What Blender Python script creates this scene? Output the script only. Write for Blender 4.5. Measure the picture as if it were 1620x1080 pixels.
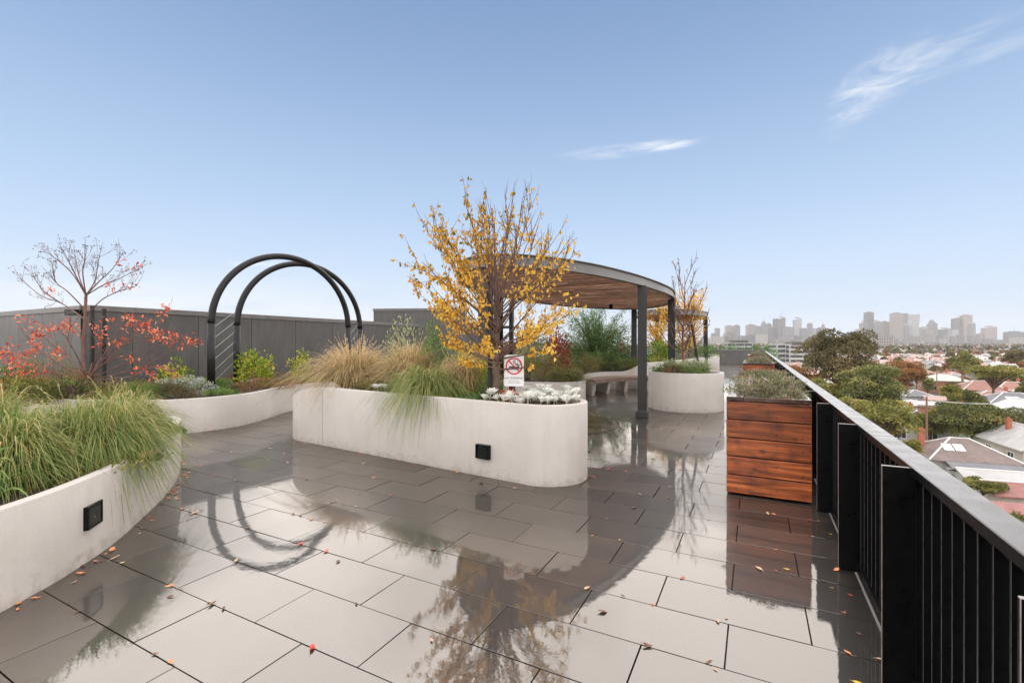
import bpy, math, random
import numpy as np
from mathutils import Vector, Matrix

R = math.radians
for o in list(bpy.data.objects):
    bpy.data.objects.remove(o)
SC = bpy.context.scene
COL = SC.collection

# ------------------------------------------------------------------ camera
CAM_H = 1.57
YAW = math.atan(384 / 738.0)
SN, CS = math.sin(YAW), math.cos(YAW)
cd = bpy.data.cameras.new('camera')
cam = bpy.data.objects.new('camera', cd)
COL.objects.link(cam)
cam.location = (0, 0, CAM_H)
cam.rotation_euler = (R(90), 0, YAW)
cd.sensor_width = 36.0
cd.lens = 36.0 * 738 / 1620
cd.shift_y = 3.0 / 1620
cd.clip_start = 0.05
cd.clip_end = 40000
SC.camera = cam

# ------------------------------------------------------------------ sky
SUN_EL, SUN_AZ = R(85), R(148)          # azimuth from +Y towards +X
w = bpy.data.worlds.new('World')
SC.world = w
w.use_nodes = True
nt = w.node_tree
nt.nodes.clear()
def N(t, **k):
    n = nt.nodes.new(t)
    for a, b in k.items():
        setattr(n, a, b)
    return n
def LK(a, b):
    nt.links.new(a, b)
out = N('ShaderNodeOutputWorld')
bg = N('ShaderNodeBackground')
sky = N('ShaderNodeTexSky', sky_type='NISHITA')
sky.sun_disc = False
sky.sun_elevation = SUN_EL
sky.sun_rotation = SUN_AZ
sky.altitude = 40
sky.air_density = 1.0
sky.dust_density = 1.6
sky.ozone_density = 1.0
hs = N('ShaderNodeHueSaturation')
hs.inputs['Saturation'].default_value = 1.42
hs.inputs['Value'].default_value = 0.60
LK(sky.outputs[0], hs.inputs['Color'])
tc = N('ShaderNodeTexCoord')
sep = N('ShaderNodeSeparateXYZ')
LK(tc.outputs['Generated'], sep.inputs[0])
def M(op, a, b=None, clamp=False):
    n = N('ShaderNodeMath', operation=op)
    n.use_clamp = clamp
    for i, v in enumerate((a, b)):
        if v is None:
            continue
        if isinstance(v, (int, float)):
            n.inputs[i].default_value = v
        else:
            LK(v, n.inputs[i])
    return n.outputs[0]
el = M('ARCSINE', sep.outputs[2])
az = M('ARCTAN2', sep.outputs[0], sep.outputs[1])     # 0 at +Y, + towards +X
def smooth(v, a, b):
    n = N('ShaderNodeMapRange', interpolation_type='SMOOTHSTEP')
    LK(v, n.inputs[0])
    n.inputs[1].default_value = a
    n.inputs[2].default_value = b
    return n.outputs[0]
# cirrus: stretched noise in azimuth / elevation, warped
cv = N('ShaderNodeCombineXYZ')
LK(az, cv.inputs[0])
LK(el, cv.inputs[1])
def cnoise(scale_az, scale_el, tilt, detail, off):
    mp = N('ShaderNodeMapping')
    mp.inputs['Rotation'].default_value = (0, 0, tilt)
    mp.inputs['Scale'].default_value = (scale_az, scale_el, 1)
    mp.inputs['Location'].default_value = off
    LK(cv.outputs[0], mp.inputs[0])
    n = N('ShaderNodeTexNoise')
    n.inputs['Scale'].default_value = 1.0
    n.inputs['Detail'].default_value = detail
    n.inputs['Roughness'].default_value = 0.58
    n.inputs['Distortion'].default_value = 0.9
    LK(mp.outputs[0], n.inputs[0])
    return n.outputs[0]
fine = cnoise(12, 70, R(-14), 9, (3.1, 1.7, 0))
fine2 = cnoise(16, 44, R(-26), 10, (1.3, 8.2, 0))
def blob(a0, e0, ra, re, tilt):
    """soft elongated patch of high cloud centred on azimuth a0, elevation e0 (degrees)"""
    da = M('SUBTRACT', az, R(a0))
    de = M('SUBTRACT', el, R(e0))
    u = M('ADD', M('MULTIPLY', da, math.cos(tilt)), M('MULTIPLY', de, math.sin(tilt)))
    v = M('SUBTRACT', M('MULTIPLY', de, math.cos(tilt)), M('MULTIPLY', da, math.sin(tilt)))
    q = M('ADD', M('POWER', M('ABSOLUTE', M('DIVIDE', u, R(ra))), 2.0), M('POWER', M('ABSOLUTE', M('DIVIDE', v, R(re))), 2.0))
    return M('SUBTRACT', 1.0, smooth(q, 0.0, 1.0))
c1 = M('ADD', M('MULTIPLY', blob(10.8, 23.9, 5.4, 2.7, R(24)), smooth(fine2, 0.34, 0.72)), M('MULTIPLY', blob(8.6, 22.0, 3.6, 1.8, R(42)), M('MULTIPLY', smooth(fine2, 0.30, 0.80), 0.5)))
c2 = M('ADD', M('MULTIPLY', blob(13.6, 24.3, 8.0, 1.1, R(13)), smooth(fine, 0.30, 0.75)), M('MULTIPLY', blob(18.0, 23.6, 7.5, 0.9, R(6)), smooth(fine, 0.3, 0.8)))
c3 = M('ADD', M('MULTIPLY', blob(-13.5, 21.9, 10.0, 0.95, R(1)), smooth(fine, 0.30, 0.75)), M('MULTIPLY', blob(-9.4, 21.95, 4.0, 0.6, R(-3)), smooth(fine, 0.3, 0.62)))
c5 = M('MULTIPLY', blob(-56, 8.5, 3.6, 0.55, R(4)), smooth(fine, 0.40, 0.66))
low = cnoise(2.2, 9, R(-4), 6, (0.4, 2.0, 0))
lowband = M('MULTIPLY', M('SUBTRACT', 1.0, smooth(el, R(1), R(9.5))), smooth(M('MULTIPLY', az, -1.0), R(15), R(72)))
c4 = M('MULTIPLY', lowband, smooth(low, 0.30, 0.62))
cl = M('ADD', M('ADD', M('MULTIPLY', c1, 0.50), M('MULTIPLY', c2, 0.34)), M('ADD', M('MULTIPLY', c3, 0.46), M('MULTIPLY', c5, 0.5)))
cl = M('ADD', cl, M('MULTIPLY', c4, 1.0), clamp=True)
mix = N('ShaderNodeMix', data_type='RGBA')
LK(cl, mix.inputs[0])
# a thin pale veil lies over the whole sky, thicker towards the horizon
veil = N('ShaderNodeMix', data_type='RGBA')
LK(hs.outputs[0], veil.inputs[6])
veil.inputs[7].default_value = (3.2, 4.1, 5.35, 1)
ve = M('SUBTRACT', 1.0, smooth(el, R(-4), R(44)))
LK(M('ADD', 0.20, M('MULTIPLY', ve, 0.66)), veil.inputs[0])
hzn = N('ShaderNodeMix', data_type='RGBA')
LK(M('MULTIPLY', M('SUBTRACT', 1.0, smooth(el, R(-2), R(16))), 0.75), hzn.inputs[0])
LK(veil.outputs[2], hzn.inputs[6])
hzn.inputs[7].default_value = (3.15, 3.7, 4.5, 1)
LK(hzn.outputs[2], mix.inputs[6])
mix.inputs[7].default_value = (4.6, 4.8, 5.05, 1)
LK(mix.outputs[2], bg.inputs[0])
bg.inputs[1].default_value = 0.05
LK(bg.outputs[0], out.inputs[0])

# ------------------------------------------------------------------ sun (thin overcast, broad)
sd = bpy.data.lights.new('sun', 'SUN')
sun = bpy.data.objects.new('sun', sd)
COL.objects.link(sun)
sd.energy = 1.5
sd.angle = R(179)               # the rain cloud overhead: light from almost the whole dome
sd.color = (1.0, 0.90, 0.79)
sv = Vector((math.sin(SUN_AZ) * math.cos(SUN_EL), math.cos(SUN_AZ) * math.cos(SUN_EL), math.sin(SUN_EL)))
sun.rotation_euler = sv.to_track_quat('Z', 'Y').to_euler()
sun.location = sv * 60

vs = SC.view_settings
vs.view_transform = 'Standard'
vs.look = 'None'
vs.gamma = 1.0
vs.exposure = 2.05
vs.use_curve_mapping = False
SC.render.engine = 'CYCLES'
cy = SC.cycles
cy.use_denoising = True
try:
    cy.denoiser = 'OPENIMAGEDENOISE'
except Exception:
    pass
cy.max_bounces = 8
cy.diffuse_bounces = 3
cy.glossy_bounces = 4
cy.transmission_bounces = 4
cy.transparent_max_bounces = 8
cy.volume_bounces = 1
cy.caustics_reflective = True
cy.caustics_refractive = False
cy.sample_clamp_indirect = 6.0

# ------------------------------------------------------------------ measuring helpers
def D(px, d):
    """ground position seen at photograph column px, at forward distance d"""
    t = (px - 810) / 738.0
    return (d * (-SN + t * CS), d * (CS + t * SN))
def pxd(x, y):
    d = -SN * x + CS * y
    return (810 + 738 * (CS * x + SN * y) / max(d, 1e-3), d)
def ZH(py, d):
    return CAM_H - (py - 543) / 738.0 * d

# ------------------------------------------------------------------ materials
MATS = {}
def new_mat(name):
    m = bpy.data.materials.new(name)
    m.use_nodes = True
    t = m.node_tree
    b = t.nodes['Principled BSDF']
    return m, t, b
def nn(t, ty, **k):
    n = t.nodes.new(ty)
    for a, b in k.items():
        setattr(n, a, b)
    return n
def noise(t, scale, detail=5, rough=0.55, coord='Object', stretch=None, dist=0.0):
    c = nn(t, 'ShaderNodeTexCoord')
    src = c.outputs[coord]
    if coord == 'World':
        pass
    if stretch:
        mp = nn(t, 'ShaderNodeMapping')
        mp.inputs['Scale'].default_value = stretch
        t.links.new(src, mp.inputs[0])
        src = mp.outputs[0]
    n = nn(t, 'ShaderNodeTexNoise')
    n.inputs['Scale'].default_value = scale
    n.inputs['Detail'].default_value = detail
    n.inputs['Roughness'].default_value = rough
    n.inputs['Distortion'].default_value = dist
    t.links.new(src, n.inputs['Vector'])
    return n.outputs[0]
def ramp(t, src, stops):
    r = nn(t, 'ShaderNodeValToRGB')
    e = r.color_ramp.elements
    while len(e) < len(stops):
        e.new(0.5)
    for i, (p, c) in enumerate(stops):
        e[i].position = p
        e[i].color = (*c, 1)
    t.links.new(src, r.inputs[0])
    return r.outputs[0]
def mrange(t, src, a, b, c, d):
    n = nn(t, 'ShaderNodeMapRange')
    t.links.new(src, n.inputs[0])
    for i, v in enumerate((a, b, c, d)):
        n.inputs[i + 1].default_value = v
    return n.outputs[0]
def mixc(t, f, a, b, mode='MIX'):
    n = nn(t, 'ShaderNodeMix', data_type='RGBA', blend_type=mode)
    for i, v in ((0, f), (6, a), (7, b)):
        if isinstance(v, (int, float)):
            n.inputs[i].default_value = v
        elif isinstance(v, tuple):
            n.inputs[i].default_value = (*v, 1)
        else:
            t.links.new(v, n.inputs[i])
    return n.outputs[2]
def bump(t, b, h, strength, dist):
    n = nn(t, 'ShaderNodeBump')
    n.inputs['Strength'].default_value = strength
    n.inputs['Distance'].default_value = dist
    t.links.new(h, n.inputs['Height'])
    t.links.new(n.outputs[0], b.inputs['Normal'])
def simple(name, c1, c2, scale=8, rough=(0.5, 0.7), bmp=0.0, bdist=0.005, metal=0.0, stretch=None, coord='Object', spec=0.5, rnd=0.0, detail=6):
    if name in MATS:
        return MATS[name]
    m, t, b = new_mat(name)
    n = noise(t, scale, detail, 0.6, coord, stretch)
    c = ramp(t, n, [(0.30, c1), (0.70, c2)])
    if rnd:
        oi = nn(t, 'ShaderNodeObjectInfo')
        v = mrange(t, oi.outputs['Random'], 0, 1, 1 - rnd, 1 + rnd)
        hsn = nn(t, 'ShaderNodeHueSaturation')
        t.links.new(c, hsn.inputs['Color'])
        t.links.new(v, hsn.inputs['Value'])
        c = hsn.outputs[0]
    t.links.new(c, b.inputs['Base Color'])
    t.links.new(mrange(t, n, 0.3, 0.7, rough[0], rough[1]), b.inputs['Roughness'])
    b.inputs['Metallic'].default_value = metal
    b.inputs['Specular IOR Level'].default_value = spec
    if bmp:
        n2 = noise(t, scale * 6, 4, 0.6, coord, stretch)
        bump(t, b, n2, bmp, bdist)
    MATS[name] = m
    return m
def leafmat(name, stops, transl=0.3, rough=0.5, rnd=0.0):
    """foliage: per-leaf value in attribute v picks a colour from stops"""
    if name in MATS:
        return MATS[name]
    m, t, b = new_mat(name)
    a = nn(t, 'ShaderNodeAttribute', attribute_name='v')
    src = a.outputs['Fac']
    if rnd:
        oi = nn(t, 'ShaderNodeObjectInfo')
        ad = nn(t, 'ShaderNodeMath', operation='ADD')
        t.links.new(src, ad.inputs[0])
        t.links.new(mrange(t, oi.outputs['Random'], 0, 1, -rnd, rnd), ad.inputs[1])
        src = ad.outputs[0]
    c = ramp(t, src, stops)
    t.links.new(c, b.inputs['Base Color'])
    b.inputs['Roughness'].default_value = rough
    b.inputs['Specular IOR Level'].default_value = 0.35
    tr = nn(t, 'ShaderNodeBsdfTranslucent')
    t.links.new(c, tr.inputs[0])
    mx = nn(t, 'ShaderNodeMixShader')
    mx.inputs[0].default_value = transl
    t.links.new(b.outputs[0], mx.inputs[1])
    t.links.new(tr.outputs[0], mx.inputs[2])
    t.links.new(mx.outputs[0], t.nodes['Material Output'].inputs[0])
    MATS[name] = m
    return m

# wet paving: dark brown-grey porcelain under a film of rainwater
def paving():
    m, t, b = new_mat('wet_paving')
    geo = nn(t, 'ShaderNodeNewGeometry')
    def wn(scale, detail=5, rough=0.55, dist=0.0, stretch=None):
        src = geo.outputs['Position']
        if stretch:
            mp = nn(t, 'ShaderNodeMapping')
            mp.inputs['Scale'].default_value = stretch
            t.links.new(src, mp.inputs[0])
            src = mp.outputs[0]
        n = nn(t, 'ShaderNodeTexNoise')
        n.inputs['Scale'].default_value = scale
        n.inputs['Detail'].default_value = detail
        n.inputs['Roughness'].default_value = rough
        n.inputs['Distortion'].default_value = dist
        t.links.new(src, n.inputs['Vector'])
        return n.outputs[0]
    mott = wn(3.5, 6)
    grain = wn(180, 3)
    col = ramp(t, mott, [(0.3, (0.015, 0.0110, 0.008)), (0.7, (0.034, 0.026, 0.020))])
    col = mixc(t, 0.35, col, ramp(t, grain, [(0.35, (0.012, 0.010, 0.008)), (0.65, (0.060, 0.050, 0.042))]))
    oi = nn(t, 'ShaderNodeObjectInfo')
    hv = nn(t, 'ShaderNodeHueSaturation')
    t.links.new(col, hv.inputs['Color'])
    t.links.new(mrange(t, oi.outputs['Random'], 0, 1, 0.55, 1.5), hv.inputs['Value'])
    t.links.new(hv.outputs[0], b.inputs['Base Color'])
    b.inputs['Roughness'].default_value = 0.45
    gl = nn(t, 'ShaderNodeBsdfGlossy')
    gl.inputs['Color'].default_value = (1.0, 0.92, 0.82, 1)
    film = wn(0.62, 4, 0.5, 0.4)
    film2 = wn(9, 5, 0.6, 0.3)
    rr = mrange(t, film, 0.36, 0.58, 0.032, 0.006)
    t.links.new(rr, gl.inputs['Roughness'])
    fr = nn(t, 'ShaderNodeFresnel')
    fr.inputs['IOR'].default_value = 2.7
    # planter reflections painted dimmer: film gloss cut in the zones where they fall
    def mth(op, a, b=None, c=None):
        n = nn(t, 'ShaderNodeMath', operation=op)
        for i, v in enumerate((a, b, c)):
            if v is None: continue
            if isinstance(v, (int, float)): n.inputs[i].default_value = v
            else: t.links.new(v, n.inputs[i])
        return n.outputs[0]
    sp = nn(t, 'ShaderNodeSeparateXYZ')
    t.links.new(geo.outputs['Position'], sp.inputs[0])
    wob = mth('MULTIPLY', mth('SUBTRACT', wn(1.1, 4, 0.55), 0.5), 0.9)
    refl_dim = None
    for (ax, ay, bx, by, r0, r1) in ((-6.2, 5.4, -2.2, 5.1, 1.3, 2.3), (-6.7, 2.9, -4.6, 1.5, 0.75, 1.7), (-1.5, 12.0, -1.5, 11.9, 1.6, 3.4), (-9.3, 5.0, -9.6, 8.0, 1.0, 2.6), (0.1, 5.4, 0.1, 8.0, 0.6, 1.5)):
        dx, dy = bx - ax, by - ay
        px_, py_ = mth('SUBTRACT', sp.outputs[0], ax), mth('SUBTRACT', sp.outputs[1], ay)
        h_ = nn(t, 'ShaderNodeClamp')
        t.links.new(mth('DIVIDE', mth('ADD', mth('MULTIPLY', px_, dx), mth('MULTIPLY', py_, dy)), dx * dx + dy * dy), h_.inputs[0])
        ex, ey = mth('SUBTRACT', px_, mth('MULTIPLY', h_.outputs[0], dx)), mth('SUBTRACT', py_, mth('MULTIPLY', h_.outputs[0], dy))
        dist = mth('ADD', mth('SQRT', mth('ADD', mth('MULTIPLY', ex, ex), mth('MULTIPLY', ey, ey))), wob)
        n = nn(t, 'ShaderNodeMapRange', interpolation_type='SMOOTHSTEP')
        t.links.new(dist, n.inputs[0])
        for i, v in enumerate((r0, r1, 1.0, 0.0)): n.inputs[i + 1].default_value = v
        refl_dim = n.outputs[0] if refl_dim is None else mth('MAXIMUM', refl_dim, n.outputs[0])
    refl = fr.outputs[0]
    refl = mth('MULTIPLY', refl, mth('SUBTRACT', 1.0, mth('MULTIPLY', refl_dim, 0.54)))
    bp = nn(t, 'ShaderNodeBump')
    bp.inputs['Strength'].default_value = 0.10
    bp.inputs['Distance'].default_value = 0.004
    t.links.new(film2, bp.inputs['Height'])
    bp2 = nn(t, 'ShaderNodeBump')
    bp2.inputs['Strength'].default_value = 0.045
    bp2.inputs['Distance'].default_value = 0.01
    t.links.new(wn(2.6, 3, 0.5), bp2.inputs['Height'])
    t.links.new(bp2.outputs[0], bp.inputs['Normal'])
    t.links.new(bp.outputs[0], gl.inputs['Normal'])
    mx = nn(t, 'ShaderNodeMixShader')
    wet = mrange(t, film, 0.38, 0.50, 0.80, 1.0)
    ml = nn(t, 'ShaderNodeMath', operation='MULTIPLY')
    t.links.new(refl, ml.inputs[0])
    t.links.new(wet, ml.inputs[1])
    t.links.new(ml.outputs[0], mx.inputs[0])
    t.links.new(b.outputs[0], mx.inputs[1])
    t.links.new(gl.outputs[0], mx.inputs[2])
    t.links.new(mx.outputs[0], t.nodes['Material Output'].inputs[0])
    return m
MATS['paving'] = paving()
def concrete():
    m, t, b = new_mat('planter_concrete')
    n1 = noise(t, 1.6, 6, 0.62)
    n2 = noise(t, 5.0, 5, 0.6, 'Object', (2.2, 2.2, 0.18))
    n3 = noise(t, 60, 3, 0.6)
    c = ramp(t, n1, [(0.28, (0.41, 0.375, 0.335)), (0.72, (0.53, 0.49, 0.445))])
    c = mixc(t, mrange(t, n2, 0.50, 0.80, 0.0, 0.35), c, (0.37, 0.335, 0.29))
    c = mixc(t, mrange(t, n2, 0.22, 0.36, 0.22, 0.0), c, (0.60, 0.57, 0.53))
    c = mixc(t, 0.10, c, ramp(t, n3, [(0.3, (0.3, 0.28, 0.25)), (0.7, (0.65, 0.62, 0.58))]))
    n4 = noise(t, 11, 6, 0.7)
    tz_ = nn(t, 'ShaderNodeTexCoord'); sz_ = nn(t, 'ShaderNodeSeparateXYZ'); t.links.new(tz_.outputs['Object'], sz_.inputs[0])
    ad_ = nn(t, 'ShaderNodeMath', operation='SUBTRACT'); t.links.new(n4, ad_.inputs[0]); t.links.new(mrange(t, sz_.outputs[2], 0.0, 0.30, 0.0, 0.45), ad_.inputs[1])
    c = mixc(t, mrange(t, ad_.outputs[0], 0.38, 0.58, 0.0, 0.55), c, (0.26, 0.225, 0.185))      # splash marks
    n5 = noise(t, 1.7, 5, 0.7, 'Object', (3.2, 3.2, 0.35))
    c = mixc(t, mrange(t, n5, 0.60, 0.76, 0.0, 0.30), c, (0.33, 0.31, 0.275))                     # rain streaks
    t.links.new(c, b.inputs['Base Color'])
    t.links.new(mrange(t, n1, 0.3, 0.7, 0.45, 0.7), b.inputs['Roughness'])
    bump(t, b, n3, 0.12, 0.004)
    return m
MATS['concrete'] = concrete()
def timber(name, dark, mid, light, grain=1.0, rough=(0.22, 0.5), axis='X'):
    m, t, b = new_mat(name)
    st = {'X': (0.9, 14, 14), 'Y': (14, 0.9, 14)}[axis]
    oi = nn(t, 'ShaderNodeObjectInfo')
    tcn = nn(t, 'ShaderNodeTexCoord')
    va = nn(t, 'ShaderNodeVectorMath', operation='ADD')
    t.links.new(tcn.outputs['Object'], va.inputs[0])
    mlv = nn(t, 'ShaderNodeVectorMath', operation='SCALE')
    cx = nn(t, 'ShaderNodeCombineXYZ')
    for i in range(3):
        t.links.new(oi.outputs['Random'], cx.inputs[i])
    t.links.new(cx.outputs[0], mlv.inputs[0])
    mlv.inputs['Scale'].default_value = 37.0
    t.links.new(mlv.outputs[0], va.inputs[1])
    mp = nn(t, 'ShaderNodeMapping')
    mp.inputs['Scale'].default_value = st
    t.links.new(va.outputs[0], mp.inputs[0])
    def tn(scale, detail, dist, src):
        n = nn(t, 'ShaderNodeTexNoise')
        n.inputs['Scale'].default_value = scale
        n.inputs['Detail'].default_value = detail
        n.inputs['Distortion'].default_value = dist
        t.links.new(src, n.inputs['Vector'])
        return n.outputs[0]
    g = tn(1.5 * grain, 6, 0.7, mp.outputs[0])
    blot = tn(4.5, 5, 0.8, va.outputs[0])
    c = ramp(t, g, [(0.25, dark), (0.5, mid), (0.75, light)])
    c = mixc(t, mrange(t, blot, 0.48, 0.74, 0.0, 0.72), c, dark)
    vk = nn(t, 'ShaderNodeTexVoronoi'); vk.inputs['Scale'].default_value = 3.4
    mk = nn(t, 'ShaderNodeMapping'); mk.inputs['Scale'].default_value = (1, 1, 1.6) if axis == 'X' else (1, 1, 1.6)
    t.links.new(va.outputs[0], mk.inputs[0]); t.links.new(mk.outputs[0], vk.inputs['Vector'])
    c = mixc(t, mrange(t, vk.outputs['Distance'], 0.05, 0.16, 0.9, 0.0), c, tuple(x * 0.5 for x in dark))
    hv = nn(t, 'ShaderNodeHueSaturation')
    t.links.new(c, hv.inputs['Color'])
    t.links.new(mrange(t, oi.outputs['Random'], 0, 1, 0.55, 1.25), hv.inputs['Value'])
    t.links.new(hv.outputs[0], b.inputs['Base Color'])
    t.links.new(mrange(t, g, 0.3, 0.7, rough[0], rough[1]), b.inputs['Roughness'])
    bump(t, b, g, 0.25, 0.003)
    return m
MATS['timber'] = timber('wet_hardwood', (0.040, 0.013, 0.007), (0.30, 0.070, 0.018), (0.66, 0.19, 0.042))
MATS['timber_y'] = timber('wet_hardwood_y', (0.040, 0.013, 0.007), (0.30, 0.070, 0.018), (0.66, 0.19, 0.042), axis='Y')
MATS['cap_timber'] = timber('dark_capping_timber', (0.03, 0.016, 0.012), (0.075, 0.04, 0.03), (0.12, 0.07, 0.055), rough=(0.08, 0.22), axis='Y')
MATS['slat'] = timber('weathered_soffit_timber', (0.25, 0.125, 0.08), (0.60, 0.36, 0.25), (0.80, 0.58, 0.45), rough=(0.5, 0.75))
MATS['bench_slat'] = timber('bench_timber', (0.12, 0.07, 0.05), (0.30, 0.19, 0.14), (0.42, 0.29, 0.22), rough=(0.4, 0.6))
MATS['deck'] = timber('wet_deck_board', (0.03, 0.02, 0.014), (0.07, 0.05, 0.034), (0.11, 0.08, 0.055), rough=(0.05, 0.16))
BLACK = simple('black_powdercoat', (0.0025, 0.0025, 0.003), (0.004, 0.004, 0.0045), 20, (0.25, 0.4), 0.02, 0.001, spec=0.16)
CAPM = simple('balustrade_cap_steel', (0.024, 0.021, 0.019), (0.05, 0.045, 0.041), 6, (0.16, 0.34), 0.0, 0.001, spec=0.28)
STEEL = simple('charcoal_steel', (0.017, 0.017, 0.017), (0.030, 0.030, 0.030), 5, (0.35, 0.55), 0.05, 0.002)
BEAM = simple('grey_beam_steel', (0.115, 0.106, 0.099), (0.17, 0.157, 0.146), 4, (0.35, 0.5), 0.05, 0.002)
HOOP = simple('black_hoop_steel', (0.008, 0.0075, 0.007), (0.017, 0.016, 0.015), 7, (0.3, 0.5), 0.04, 0.002, spec=0.3)
WALLP = simple('charcoal_wall_panel', (0.062, 0.057, 0.053), (0.100, 0.094, 0.088), 3, (0.35, 0.6), 0.05, 0.002, stretch=(1.5, 1.5, 0.5), rnd=0.10)
COPING = simple('wall_coping_metal', (0.11, 0.10, 0.092), (0.16, 0.145, 0.135), 4, (0.35, 0.5))
SOIL = simple('dark_soil', (0.018, 0.012, 0.008), (0.06, 0.04, 0.025), 14, (0.7, 0.95), 0.6, 0.02)
JOINT = simple('dark_joint_bed', (0.004, 0.004, 0.004), (0.008, 0.007, 0.007), 12, (0.4, 0.6))
BARK = simple('brown_bark', (0.075, 0.040, 0.030), (0.18, 0.105, 0.080), 16, (0.6, 0.85), 0.5, 0.004, stretch=(1, 1, 0.25))
REDBARK = simple('red_brown_bark', (0.15, 0.05, 0.03), (0.28, 0.11, 0.065), 16, (0.45, 0.75), 0.4, 0.003, stretch=(1, 1, 0.25))
TANBARK = simple('tan_bark', (0.18, 0.10, 0.065), (0.34, 0.20, 0.13), 16, (0.6, 0.85), 0.4, 0.003)
TWIG = simple('dark_twig', (0.05, 0.032, 0.028), (0.11, 0.07, 0.06), 20, (0.6, 0.8))
WHITEP = simple('white_sign_plastic', (0.80, 0.79, 0.78), (0.84, 0.83, 0.82), 6, (0.25, 0.35))
REDP = simple('sign_red', (0.62, 0.016, 0.022), (0.68, 0.022, 0.03), 6, (0.3, 0.4))
INK = simple('sign_black', (0.008, 0.008, 0.008), (0.015, 0.015, 0.015), 6, (0.4, 0.5))
GLASSY = simple('dark_light_glass', (0.004, 0.008, 0.007), (0.014, 0.022, 0.018), 50, (0.06, 0.3))
WIRE = simple('stainless_wire', (0.30, 0.30, 0.30), (0.42, 0.42, 0.42), 30, (0.25, 0.4), metal=1.0)
STAKE = simple('dark_stake_timber', (0.010, 0.008, 0.007), (0.030, 0.024, 0.020), 12, (0.6, 0.8), 0.2, 0.003)

# ------------------------------------------------------------------ mesh helpers
def link(name, me, parent=None, mats=()):
    o = bpy.data.objects.new(name, me)
    COL.objects.link(o)
    if me is not None:
        for m in mats:
            me.materials.append(m)
    if parent is not None:
        o.parent = parent
    return o
def tag(o, label=None, cat=None, group=None, kind=None):
    if label: o['label'] = label
    if cat: o['category'] = cat
    if group: o['group'] = group
    if kind: o['kind'] = kind
    return o
def thing(name, label, cat, loc=(0, 0, 0), rz=0.0, group=None):
    o = bpy.data.objects.new(name, None)
    COL.objects.link(o)
    o.location = loc
    o.rotation_euler = (0, 0, rz)
    o.empty_display_size = 0.2
    return tag(o, label, cat, group)
def copy_tree(o, parent=None):
    c = o.copy()
    COL.objects.link(c)
    if parent is not None:
        c.parent = parent
    for ch in o.children:
        copy_tree(ch, c)
    return c

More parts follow.
